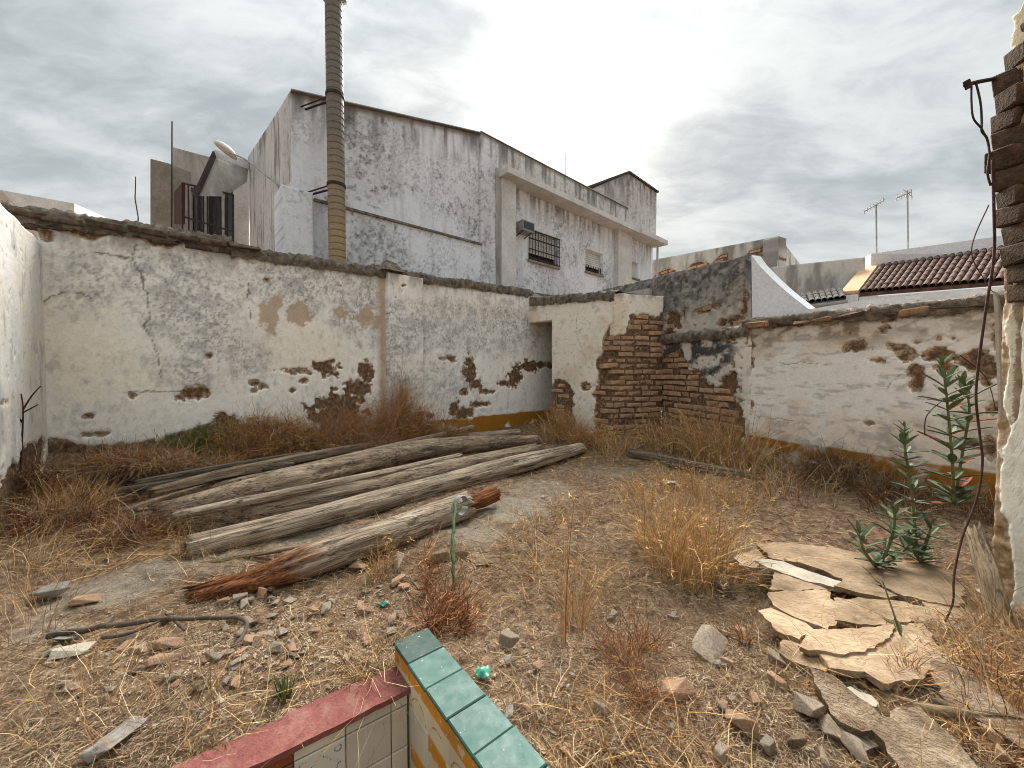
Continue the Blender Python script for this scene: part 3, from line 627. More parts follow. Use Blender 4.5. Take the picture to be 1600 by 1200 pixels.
# white neighbour parapet behind the right wall
WP = RIGHT.off(-.34)
wn = thing('whitewashed_parapet', 'bright white neighbour parapet with sloping shoulder, behind the right wall', 'parapet', (*WP.at(.8, 0)[:2], 0))
def P_(x, y): q = WP.uz(x, y); return WP.at(q[0], q[1])
poly = [P_(1174, 398), P_(1184, 412), P_(1205, 434), P_(1228, 455), P_(1247, 470), P_(1265, 484), P_(1264, 520), P_(1176, 530)]
MB().prism(poly, -WP.n*.18).build('shoulder', M['white'], wn)
poly = [P_(1264.5, 483), P_(1345, 470), P_(1460, 458), P_(1590, 446), P_(1590, 500), P_(1264.5, 520)]
MB().prism(poly, -WP.n*.16).build('parapet_top', M['white'], wn)
# ---------------------------------------------------------------- white house behind the wall
HP = BACK.off(-.9)
hs = thing('white_house', 'big two-storey whitewashed house with black mildew, behind the long yard wall', 'house', (*HP.at(3, 0)[:2], 0))
uK, zK = HP.uz(455, 141); uB, zB = HP.uz(751, 208); uE, _ = HP.uz(1025, 330); uR, _ = HP.uz(775, 300)
zRoof = HP.uz(860, 262.7)[1]
def htop_l(u): return zK+(zB-zK)*(u-uK)/(uB-uK)
s0 = HP.uz(440, 298); s1 = HP.uz(755, 382)
def strz(u): return s1[1]+(HP.uz(490, 311)[1]-s1[1])*(s1[0]-u)/(s1[0]-HP.uz(490, 311)[0])
def hcol(seed, dark=.7, topz=None, streak=.5, base=(216, 221, 228)):
    def f(U, Z, k):
        c = np.broadcast_to(lin(*base), U.shape+(3,))
        big = fbm(U*.9, Z*.9, 3, seed); fine = fbm(U*17, Z*15, 4, seed+1, .66)*.72+fbm(U*3.2, Z*3.2, 3, seed+2)*.28
        th = .665-.17*big
        s = sstep(th-.06, th+.09, fine)
        c = mixcol(c, lin(164, 164, 164), sstep(.4, .7, big)*.3)
        s2 = sstep(.50, .66, fbm(U*44, Z*30, 3, seed+8, .7))
        c = mixcol(c, lin(104, 103, 101), (s*.5+.5*s*s2)*dark*.95*sstep(.38, .6, big+.06))
        c = mixcol(c, lin(128, 127, 125), s2*dark*.45*sstep(.42, .62, fbm(U*2.2, Z*2.2, 4, seed+9)))
        c = mixcol(c, lin(110, 108, 106), sstep(.5, .8, fbm(U*11, Z*1.1, 4, seed+4))*np.minimum(1., streak*.45))
        if topz is not None:
            d = topz(U)-Z if callable(topz) else topz-Z
            c = mixcol(c, lin(78, 76, 74), sstep(1.0, 0., d)*sstep(.34, .74, fbm(U*12, Z*1.6, 5, seed+6))*.8)
            c = mixcol(c, lin(120, 116, 112), sstep(.12, .03, d)*.7)
        return c
    return f
HU = HP.off(-.05)
panel('upper_wall', HU, uK, uB, 0, htop_l, .022, hcol(201, .95, htop_l), parent=hs, seed=21, relief=.006, depth=.3, zbotf=lambda u: strz(u)-.03)
panel('lower_wall', HP, uK, uB-.001, 1.2, strz, .022, hcol(211, .95), parent=hs, seed=22, relief=.006, depth=.12)
panel('middle_wall', HP, uB, uR, 1.2, zRoof, .022, hcol(221, .8, zRoof), parent=hs, seed=23, relief=.005, depth=.3)
zE0 = HP.uz(782, 270)[1]
uT, _ = HP.uz(981, 330)
panel('parapet', HP.off(.0), uR+.001, uT-.001, zE0-.02, zRoof, .022, hcol(231, .8, zRoof, .8, (208, 208, 206)), parent=hs, seed=24, relief=.005, depth=.3)
uP0, _ = HP.uz(781, 300); uP1, _ = HP.uz(803, 300); uQ0, _ = HP.uz(964, 400); uQ1, _ = HP.uz(985, 400)
HR = HP.off(-.10)
win = [(826, 358, 872, 412), (915, 388, 941, 428), (985, 408, 997, 436)]
WN = []
for x0, y0, x1, y1 in win:
    ua, za = HR.uz(x0, y0); ub, zb = HR.uz(x1, y1); zc = HR.uz(x0, (y1-(y1-y0)*.12))[1]; WN.append((ua, ub, min(zb, zc), za))
def nowin(u, z):
    k = np.ones(u.shape, bool)
    for a, b_, c, d in WN: k &= ~((u > a) & (u < b_) & (z > c) & (z < d))
    return k
panel('front_wall', HR, uP1-.02, uE, 1.2, zE0-.02, .022, hcol(241, .8, zE0+.1, .4, (220, 225, 232)), keep=nowin, parent=hs, seed=25, relief=.004, depth=.16)
b = MB(); b.obox(HP.P, HP.d, HP.n, DOWN, uP0, uP1, -.2, .07, 1.2, zE0-.12); b.build('pier', M['offwhite'], hs)
b = MB(); b.obox(HP.P, HP.d, HP.n, DOWN, uQ0, uQ1, -.2, .05, 1.2, zE0-.12); b.build('pier', M['offwhite'], hs)
b = MB(); b.obox(HP.P, HP.d, HP.n, DOWN, uP0-.05, uQ1+.02, -.1, .30, zE0-.12, zE0); b.build('eave_slab', M['offwhite'], hs)
zE1 = HP.uz(1000, 368)[1]
b = MB(); b.obox(HP.P, HP.d, HP.n, DOWN, uQ1+.03, uE+.12, -.1, .34, zE1-.13, zE1); b.build('eave_slab', M['offwhite'], hs)
b = MB(); b.obox(HP.P, HP.d, HP.n, DOWN, uP0-.11, uP0-.002, -.2, .02, 1.2, zE0+.06); b.build('drain_recess', M['greywall'], hs)
# string course
b = MB(); ua = HP.uz(490, 311)[0]
b.hexa([HP.at(ua, strz(ua)-.03, -.05), HP.at(uB, strz(uB)-.03, -.05), HP.at(uB, strz(uB)-.03, .035), HP.at(ua, strz(ua)-.03, .035), HP.at(ua, strz(ua)+.006, -.05), HP.at(uB, strz(uB)+.006, -.05), HP.at(uB, strz(uB)+.006, .035), HP.at(ua, strz(ua)+.006, .035)]); b.build('string_course', M['mortar'], hs)
b = MB(); up0, zp = HP.off(.2).uz(440, 288); up1 = HP.off(.2).uz(489, 306)[0]
panel('corner_pier', HP.off(.2), up0, up1, 1.2, zp, .022, hcol(251, .8), parent=hs, seed=26, depth=.5)
# roof edge trim lines
for a0, a1, f in ((uK, uB, htop_l), (uB, uT, lambda u: zRoof)):
    b = MB(); b.hexa([HP.at(a0, f(a0)-.005, -.34), HP.at(a1, f(a1)-.005, -.34), HP.at(a1, f(a1)-.005, .025), HP.at(a0, f(a0)-.005, .025), HP.at(a0, f(a0)+.018, -.34), HP.at(a1, f(a1)+.018, -.34), HP.at(a1, f(a1)+.018, .012), HP.at(a0, f(a0)+.018, .012)])
    b.build('roof_edge', M['concrete'], hs)
# side face of the house
HS = Plane(HP.at(uK-.006, 0)[:2], (-PD)[:2], (-WD)[:2])
sz1 = HS.uz(388, 245); 
def sidetop(u): return zK+(sz1[1]-zK)*np.clip(u/sz1[0], 0, 1)
panel('side_wall', HS, .07, sz1[0], 1.2, sidetop, .03, hcol(261, .6, None, 2.6, (196, 197, 198)), parent=hs, seed=27, relief=.006, depth=.25)  # greyer base and strong streaks paint in this side's shade
# stair tower
zT = HP.uz(981, 269)[1]
panel('tower_wall', HP.off(.012), uT, uE, zE1, lambda u: zT-.02-(u-uT)*.03, .025, hcol(271, .8, zT, .8, (206, 206, 204)), parent=hs, seed=28, depth=.2)
TS = Plane(HP.at(uT-.006, 0)[:2], (-PD)[:2], (-WD)[:2])
panel('tower_wall', TS, .03, 2.0, zRoof-.6, zT-.02, .03, hcol(281, .4, zT, .6, (184, 180, 178)), parent=hs, seed=29, depth=.2)
b = MB(); nr = 22
for i in range(nr):
    a = uT-.01+(uE-uT+.1)*i/nr; b.tube([HP.at(a, zT-.01-(a-uT)*.03, .07), HP.at(a, zT-.01-(a-uT)*.03+.1, -1.6)], .032, 6)
b.build('corrugated_roof', M['oldtile'], hs)
b = MB(); b.tube([HP.at(uE+.03, 1.2, .05), HP.at(uE+.03, zE1-.1, .05)], .035, 8); b.build('downpipe', M['offwhite'], hs)
# windows
def window(i, grille, shutter_frac, bars=11):
    a, b_, c, d = WN[i]; w = thing_part('window', hs)
    mb = MB(); mb.obox(HR.P, HR.d, HR.n, DOWN, a-.02, b_+.02, -.24, -.16, c-.02, d+.02); mb.build('pane', M['dark'], w)
    mb = MB(); zc = d-(d-c)*shutter_frac; n = max(4, int((d-zc)/.05))
    for k in range(n):
        z0 = zc+(d-zc)*k/n; mb.obox(HR.P, HR.d, HR.n, DOWN, a+.005, b_-.005, -.11, -.085, z0+.003, z0+(d-zc)/n-.004)
    mb.build('shutter', M['offwhite'], w)
    mb = MB(); mb.obox(HR.P, HR.d, HR.n, DOWN, a-.03, b_+.03, -.1, .05, c-.05, c-.004); mb.build('sill', M['concrete'], w)
    if grille:
        for k in range(bars+1):
            q = a+(b_-a)*k/bars; mb = MB(); mb.tube([HR.at(q, c+.01, .04), HR.at(q, d, .04)], .009, 6); mb.build('bar', M['iron'], w)
        for z in (c+.02, c+(d-c)*.35, d-(d-c)*.3, d-.02):
            mb = MB(); mb.obox(HR.P, HR.d, HR.n, DOWN, a-.02, b_+.02, .03, .05, z-.01, z+.01); mb.build('grille_rail', M['iron'], w)
    else:
        for k in range(7):
            q = a+(b_-a)*(k+.5)/7; mb = MB(); mb.tube([HR.at(q, c, -.02), HR.at(q, zc+.02, -.02)], .012, 6); mb.build('bar', M['iron'], w)
def thing_part(name, parent):
    o = bpy.data.objects.new(name, None); o.empty_display_size = .1; COL.objects.link(o); o.parent = parent; o.matrix_parent_inverse = parent.matrix_basis.inverted(); return o
window(0, True, .72); window(1, False, .72, 6); window(2, False, 1.0)
# roof body so that light does not leak through
b = MB(); b.prism([HP.at(uK+.3, zK-.9, -.3), HP.at(uE, zK-.9, -.3), HP.at(uE, zK-.9, -4), HP.at(uK+.3, zK-.9, -4)], (0, 0, .1)); b.build('roof_deck', M['concrete'], hs)
# air conditioner
ac0 = HR.uz(804, 348); ac1 = HR.uz(822, 372)
ac = thing('air_conditioner', 'boxy grey window air conditioner on the white house beside the barred window', 'air conditioner', HR.at(ac0[0], ac1[1]))
b = MB(); b.obox(HR.P, HR.d, HR.n, DOWN, ac0[0], ac1[0], -.1, .26, ac1[1]+.04, ac0[1]); b.build('casing', M['metal'], ac)
b = MB(); b.obox(HR.P, HR.d, HR.n, DOWN, ac0[0]+.03, ac1[0]-.03, .262, .275, ac1[1]+.08, ac0[1]-.03); b.build('grille', M['dark'], ac)
b = MB(); b.tube([HR.at(ac0[0]+.05, ac1[1]+.04, .22), HR.at(ac0[0]+.05, ac1[1]-.04, -.06)], .012, 6); b.tube([HR.at(ac1[0]-.05, ac1[1]+.04, .22), HR.at(ac1[0]-.05, ac1[1]-.04, -.06)], .012, 6); b.build('bracket', M['iron'], ac)
# roof rod
q = HP.off(-.4); a0 = q.uz(883, 275); a1 = q.uz(883, 240)
o = MB().tube([q.at(a0[0], zRoof-.02), q.at(a0[0], a1[1])], .014, 6).build('roof_rod', M['metal']); tag(o, 'thin bare metal rod standing on the white house roof', 'rod')
o['kind'] = 'thing'
# ---------------------------------------------------------------- flue pipe
FP = BACK.off(-.45); fu, fz0 = FP.uz(527, 402)
fb = FP.at(fu, 0); ft = FP.uz(527, 4)[1]
ch = thing('flue_pipe', 'tall ribbed tan metal flue pipe rising in front of the white house', 'chimney', (fb[0], fb[1], 1.5))
zz = []; rr = []; z = 1.6; k = 0
while z < ft+.05:
    zz += [z, z+.012, z+.075, z+.087]; rr += [.103, .112, .112, .103]; z += .09
b = MB(); b.tube([(fb[0], fb[1], a) for a in zz], rr, 22); b.build('duct', M['duct'], ch, False)
b = MB(); b.tube([(fb[0], fb[1], a) for a in (ft-.02, ft+.03, ft+.10, ft+.14)], [.10, .165, .165, .13], 20); b.build('cowl', M['metal'], ch)
for py in (152, 291):
    z = FP.uz(527, py)[1]
    b = MB(); b.tube([(fb[0], fb[1], z-.02), (fb[0], fb[1], z+.02)], .122, 22); b.build('collar', M['iron'], ch)
    b = MB(); e = HU.P+HU.d*(np.dot(fb-HU.P, HU.d)-.25)+DOWN*(z-.04)
    b.tube([fb+DOWN*z-HP.n*.1, e], .014, 6); b.tube([fb+DOWN*(z+.03)-HP.n*.1-HP.d*.05, e+DOWN*.0+HP.n*.02-HP.d*.06], .010, 6); b.build('bracket', M['iron'], ch)
# ---------------------------------------------------------------- balcony side of the house
bl = thing('balcony', 'small balcony with dark iron railing and tilted concrete canopy left of the white house', 'balcony', at(330, 345, 7.6))
def quad_box(pts, d): return MB().prism(pts, d)
b = MB().prism([at(305, 306, 7.0), at(335, 243, 7.5), at(388, 264, 8.1), at(386, 284, 8.0), at(352, 307, 7.4)], np.array([-.02, .05, .14])); b.build('canopy', M['greywall'], bl)
b = MB().prism([at(300, 306, 6.95), at(332, 236, 7.42), at(336, 240, 7.45), at(306, 307, 6.98)], np.array([.02, .05, .03])); b.build('canopy_edge', M['iron'], bl)
b = MB().prism([at(334, 233, 7.4), at(388, 252, 8.0), at(388, 264, 8.0), at(338, 246, 7.45)], np.array([.03, .14, .02])); b.build('canopy_rim', M['offwhite'], bl)
b = MB().prism([at(364, 300, 8.2), at(389, 262, 8.25), at(389, 400, 8.25), at(364, 400, 8.2)], np.array([-.02, .2, 0])); b.build('cheek_wall', M['offwhite'], bl)
b = MB().prism([at(270, 230, 9.2), at(388, 262, 9.2), at(388, 400, 9.2), at(270, 400, 9.2)], np.array([0, .2, 0])); b.build('back_wall', M['greywall'], bl)
for x0, x1 in ((288, 312), (313, 337), (338, 363)):
    dr = thing_part('door', bl)
    b = MB().prism([at(x0, 290, 9.1), at(x1, 296, 9.1), at(x1, 400, 9.1), at(x0, 400, 9.1)], np.array([0, .05, 0])); b.build('leaf', M['dark'], dr)
    b = MB().prism([at(x0+6, 298, 9.07), at(x0+12, 300, 9.07), at(x0+12, 400, 9.07), at(x0+6, 400, 9.07)], np.array([0, .02, 0])); b.build('glazing_strip', M['metal'], dr)
for i in range(9):
    t = i/8; p = at(285+t*79, 286+t*18, 7.4); q = at(285+t*79, 342+t*28, 7.4); q = q-DOWN*.25
    b = MB(); b.tube([q, p], .018, 6); b.build('bar', M['iron'], bl)
for y0, y1 in ((286, 304), (338, 362)):
    b = MB(); b.tube([at(285, y0, 7.4), at(364, y1, 7.4)], .018, 6); b.build('rail', M['iron'], bl)
b = MB().prism([at(272, 300, 7.9), at(286, 284, 7.38), at(286, 350, 7.38), at(272, 350, 7.9)], np.array([.02, .02, 0])); b.build('side_screen', M['vine'], bl)
# street lamp style dish + arm
sd = thing('wall_lamp', 'grey dome lamp on a long bent arm above the balcony canopy', 'lamp', at(350, 235, 7.4))
V = []; b = MB(); c0 = at(352, 236, 7.3)
bm = bmesh.new(); bmesh.ops.create_uvsphere(bm, u_segments=16, v_segments=10, radius=.20)
for v in bm.verts:
    v.co.z = v.co.z*.55 if v.co.z > 0 else v.co.z*.08
me = bpy.data.meshes.new('dome'); bm.to_mesh(me); bm.free(); me.materials.append(M['offwhite']); o = bpy.data.objects.new('dome', me); COL.objects.link(o); o.location = tuple(c0); o.rotation_euler = (0, .55, .3); adopt(o, sd)
for p in me.polygons: p.use_smooth = True
b.tube(smoothpath([c0, at(385, 250, 7.0), at(415, 274, 6.4), at(434, 290, 6.0), at(436, 318, 5.95)], 16), .014, 8); b.build('arm', M['metal'], sd)
o = MB().prism([at(235, 248, 8.4), at(266, 256, 8.4), at(266, 400, 8.4), at(235, 400, 8.4)], np.array([.15, .35, 0])).build('concrete_pillar', M['concrete']); tag(o, 'bare brownish concrete pillar left of the balcony', 'pillar', kind='thing')
o = MB().prism([at(272, 232, 10.2), at(330, 245, 10.6), at(330, 420, 10.6), at(272, 420, 10.2)], np.array([.1, .4, 0])).build('rear_wall', M['offwhite']); tag(o, 'pale plain wall end rising behind the balcony railing', 'wall', kind='thing')
o = MB().tube([at(268, 400, 8.3), at(269, 190, 8.3)], .014, 6).build('aerial_pole', M['iron']); tag(o, 'thin dark upright pole beside the concrete pillar', 'pole', kind='thing')
o = MB().tube([at(214, 372, 3.9), at(216, 340, 3.9), at(211, 310, 3.9), at(212, 276, 3.9)], [.006, .005, .005, .004], 6).build('wire_stub', M['twig']); tag(o, 'thin crooked stick standing up from the wall coping at left', 'stick', kind='thing')
o = MB().prism([at(-60, 285, 14), at(2, 297, 14), at(116, 318, 15.5), at(116, 420, 15.5), at(-60, 420, 14)], np.array([-.5, 4, 0])).build('far_house', M['offwhite']); tag(o, 'sliver of a distant white building over the wall at far left', 'building', kind='thing')
# ---------------------------------------------------------------- houses on the right
gh = thing('grey_house', 'grey rendered gable building with exposed brick patches, beyond the black wall', 'house', at(1215, 470, 11.5)*np.array([1, 1, 0]))
GA = at(1015, 407, 15.); GB = at(1217, 369, 11.); GC2 = at(1254, 418, 12.4); GLP, gl = plane_between(GA, GB); GRP, gr_ = plane_between(GB, GC2)
gb_ = [GLP.uz(*q) for q in ((1020, 430), (1028, 424), (1045, 419), (1055, 421), (1060, 428), (1075, 424), (1082, 412), (1095, 408), (1110, 412), (1125, 400), (1136, 398), (1136, 440), (1020, 440))]
gb2 = [GLP.uz(*q) for q in ((1165, 398), (1180, 388), (1196, 380), (1203, 384), (1204, 395), (1216, 402), (1205, 410), (1190, 412), (1165, 403))]
def glm(U, Z):
    w = (fbm(U*4, Z*4, 4, 301)-.5)*.25; return np.minimum(polydist(gb_, U, Z)+w, polydist(gb2, U, Z)+w)
def gcol(U, Z, k):
    c = mixcol(np.broadcast_to(lin(196, 194, 188), U.shape+(3,)), lin(140, 138, 134), sstep(.42, .72, fbm(U*5, Z*1.2, 5, 302)))
    return c
panel('plaster', GLP, 0, gl, 1.5, lambda u: GA[2]+(GB[2]-GA[2])*u/gl, .04, gcol, glm, parent=gh, seed=31, thick=.04, depth=.4)
GBRK = [mesh_only('brick', irregular_box(.36, .1, .085, i+50, .18, .008), M['brick']) for i in range(4)]
lay_bricks(GLP, glm, 0, gl-.05, 3.6, 5.2, gh, out=-.07, course=.11, length=.38, meshes=GBRK, seed=12)
panel('plaster', GRP, 0.002, gr_, 1.5, lambda u: GB[2]+(GC2[2]-GB[2])*u/gr_, .04, gcol, None, parent=gh, seed=32, depth=.4)
GW, gwl = plane_between(at(1226, 415, 10.9), at(1352, 402, 10.4))
gw = thing('grey_parapet', 'long grey stained parapet between the gable building and the tiled house', 'parapet', (*GW.at(1, 0)[:2], 0))
z0, z1 = at(1226, 415, 10.9)[2], at(1352, 402, 10.4)[2]
panel('plaster', GW, -.3, gwl, 1.5, lambda u: z0+(z1-z0)*u/gwl, .04, lambda U, Z, k: gcol(U+7, Z, k), None, parent=gw, seed=33, depth=.3)
def tile_mesh(name, w, l, mat):
    b = MB(); n = 6; V = []
    for r, s in ((w*.52, 0), (w*.46, 1)):
        for k in range(n+1):
            th = math.pi*k/n; V.append((math.cos(th)*r, s*l, math.sin(th)*r*.75))
        for k in range(n+1):
            th = math.pi*k/n; V.append((math.cos(th)*(r-.014), s*l, math.sin(th)*(r-.014)*.75))
    F = []; m = n+1
    for k in range(n):
        F += [(k, k+1, 2*m+k+1, 2*m+k), (m+k+1, m+k, 3*m+k, 3*m+k+1), (k+1, k, m+k, m+k+1)]
    return mesh_only(name, (V, F), mat)
def tiled_roof(e0, e1, r0, r1, cols, rows, me, parent, tw, tl, base_mat):
    b = MB().prism([e0, e1, r1, r0], (0, 0, -.08)); b.build('roof_deck', base_mat, parent)
    for i in range(cols):
        s = (i+.5)/cols; A = e0+(e1-e0)*s; B = r0+(r1-r0)*s; y = (B-A); L_ = np.linalg.norm(y); y = y/L_; x = unit(e1-e0); zz_ = np.cross(x, y); x = np.cross(y, zz_)
        wd = np.linalg.norm(e1-e0)/cols/tw; sl = L_/rows/tl
        for j in range(rows):
            P = A+y*(L_*j/rows)+zz_*(.01+random.uniform(0, .012))
            inst('roof_tile', me, Matrix(((x[0]*wd, y[0]*sl*1.12, zz_[0], P[0]), (x[1]*wd, y[1]*sl*1.12, zz_[1], P[1]), (x[2]*wd, y[2]*sl*1.12, zz_[2], P[2]), (0, 0, 0, 1))), parent)
wh = thing('tiled_house', 'white house with dark red tiled roof and peach fascia beyond the right wall', 'house', (6.5, 8.5, 0))
e0, e1, r0, r1 = at(1343, 458, 9.0), at(1610, 436, 7.3), at(1375, 416, 10.6), at(1640, 378, 8.7)
tm = tile_mesh('roof_tile', .2, .4, M['rooftile'])
tiled_roof(e0, e1, r0, r1, 22, 7, tm, wh, .2, .4, M['rooftile'])
b = MB().prism([e0-DOWN*.10, e1-DOWN*.10, e1-DOWN*2.2, e0-DOWN*2.2], np.array([.1, .35, 0])); b.build('eave_wall', M['white'], wh)
b = MB().prism([r0-DOWN*.3, r1-DOWN*.3, r1+DOWN*.28, r0+DOWN*.34+np.array([-.25, 0, 0]), r0-DOWN*.3+np.array([-.25, 0, 0])], np.array([.1, .3, 0])); b.build('ridge_wall', M['white'], wh)
d = unit(e0-e1); b = MB().prism([e0+d*.02, r0+d*.02+DOWN*.02, r0+d*.34+DOWN*.02, e0+d*.34], np.array([0, 0, .07])); b.build('fascia', M['peach'], wh)
b = MB().prism([e0+d*.02-DOWN*.02, r0+d*.02-DOWN*.05, r0+d*.30-DOWN*.05, e0+d*.30-DOWN*.02], np.array([0, 0, -2])); b.build('gable_wall', M['white'], wh)
lr = thing('lean_to_roof', 'small lean-to roof of grey lichen-covered tiles under the grey parapet', 'roof', at(1280, 480, 8.6)*np.array([1, 1, 0]))
e0, e1, r0, r1 = at(1245, 476, 8.5), at(1322, 466, 8.5), at(1240, 464, 9.6), at(1316, 452, 9.6)
tiled_roof(e0, e1, r0, r1, 8, 3, tile_mesh('roof_tile', .2, .4, M['oldtile']), lr, .2, .4, M['oldtile'])
b = MB(); b.tube([e0-DOWN*.08, e1-DOWN*.08], .05, 8); b.build('gutter', M['metal'], lr)
b = MB().prism([e0-DOWN*.12, e1-DOWN*.12, e1-DOWN*1.6, e0-DOWN*1.6], np.array([0, .2, 0])); b.build('wall', M['greywall'], lr)
def antenna(x, y0, y1, Y, label, boom, els):
    t = thing('aerial', label, 'antenna', at(x, y1, Y), None)
    b = MB(); b.tube([at(x+1, y1+12, Y), at(x, y0, Y)], .018, 6); b.build('mast', M['metal'], t)
    b = MB(); b.tube([at(*boom[0], Y), at(*boom[1], Y)], .014, 6); b.build('boom', M['metal'], t)
    for (ax, ay, bx, by) in els:
        b = MB(); b.tube([at(ax, ay, Y), at(bx, by, Y+.5)], .008, 5); b.build('element', M['metal'], t)
antenna(1369, 320, 400, 11, 'thin aerial mast with one slanting boom, the left of two above the tiled roof', ((1350, 331), (1382, 312)), [(1350+i*5, 331-i*3.1-3, 1351+i*5, 331-i*3.1+3) for i in range(7)])
antenna(1418, 298, 388, 11, 'taller aerial mast with bushy comb head, the right of two above the tiled roof', ((1402, 309), (1424, 300)), [(1402+i*4, 309-i*1.7-5, 1400+i*4, 309-i*1.7+6) for i in range(6)]+[(1412, 296, 1426, 308), (1424, 296, 1425, 312)])
# ---------------------------------------------------------------- broken wall end beside the camera, right
JX = 2.2; JP = Plane((JX, 1.765), (0, -1), (-1, 0))
jb = thing('broken_jamb', 'ragged broken end of a brick wall with curling white plaster at the right edge', 'wall', (2.4, 1.5, 0))
JB = [JP.uz(*q) for q in ((1540, -40), (1582, 40), (1585, 110), (1590, 250), (1578, 330), (1583, 420), (1576, 470), (1566, 500), (1572, 560), (1568, 640), (1574, 662), (1562, 700), (1556, 800), (1570, 815), (1580, 870), (1582, 940), (1500, 980), (1500, -40))]
JB2 = [JP.uz(*q) for q in ((1588, 110), (1600, 105), (1603, 300), (1597, 420), (1593, 560), (1590, 655), (1580, 660), (1583, 500), (1590, 330))]
def jm(U, Z):
    w = (fbm(U*16, Z*11, 4, 321)-.5)*.05; return np.minimum(polydist(JB, U, Z)+w, polydist(JB2, U, Z)+w*.6)
def jcol(U, Z, k):
    c = mixcol(np.broadcast_to(lin(230, 226, 210), U.shape+(3,)), lin(200, 182, 146), sstep(1.1, 1.5, Z)*.8)
    f = fbm(U*30, Z*24, 3, 322); return mixcol(c, lin(120, 112, 98), sstep(.03, .012, np.abs(f-.5))*.35)
M['mudjamb'] = mat_plaster('jamb_plaster', ((116, 92, 66), (172, 144, 108), (206, 182, 146)))
def jtop(u): return 2.66+.9*sstep(.05, .2, u)
panel('plaster', JP, .02, 1.4, -.1, jtop, .009, jcol, jm, parent=jb, seed=34, depth=.4, thick=.018, relief=.004, mat='mudjamb')
r_ = random.Random(31); z = 1.44; k = 0
DB = [mesh_only('brick', irregular_box(.10, .3, .082, i+70, .12, .006), M['shadebrick']) for i in range(7)]
while z < 2.68:
    prot = r_.uniform(-.022, .008)-(.03 if z < 1.35 else 0)-(.05 if z > 2.5 else 0)-.02*math.sin(z*5)
    inst('brick', r_.choice(DB), frame(np.array([JX+.14+r_.uniform(-.015, .015), 1.765-.045+prot, z]), np.array([0, 1., 0]), np.array([-1., 0, 0]), s=(1, 1, r_.uniform(1., 1.12))), jb)
    z += .086; k += 1
b = MB(); b.box(JX+.03, JX+.3, 1.5, 1.735, .0, 2.62); b.build('core', M['shadebrick'], jb)
b = MB(); fl = [JP.uz(*q) for q in ((1562, 455), (1570, 470), (1572, 560), (1575, 655), (1571, 650), (1567, 560))]
b.prism([JP.at(u_, z_, .02) for u_, z_ in fl], JP.n*.01); b.build('plaster_flake', M['paperwhite'], jb)
ib = thing('iron_bracket', 'rusty iron bracket with looped black cable on the broken wall end', 'bracket', at(1545, 125, 1.72))
b = MB(); b.tube([at(1508, 133, 1.70), at(1528, 128, 1.72), at(1560, 122, 1.78)], .008, 6); b.tube([at(1510, 126, 1.70), at(1514, 138, 1.70)], .012, 6); b.build('arm', M['iron'], ib)
b = MB(); b.tube(smoothpath([at(1518, 132, 1.7), at(1518, 160, 1.7), at(1521, 185, 1.7), at(1533, 200, 1.71), at(1541, 215, 1.73)], 16), .0035, 6); b.tube(smoothpath([at(1525, 130, 1.71), at(1532, 160, 1.71), at(1534, 190, 1.71), at(1534, 205, 1.71), at(1542, 216, 1.73), at(1546, 240, 1.73), at(1543, 270, 1.73), at(1548, 290, 1.74)], 24), .004, 6); b.build('cable', M['iron'], ib)
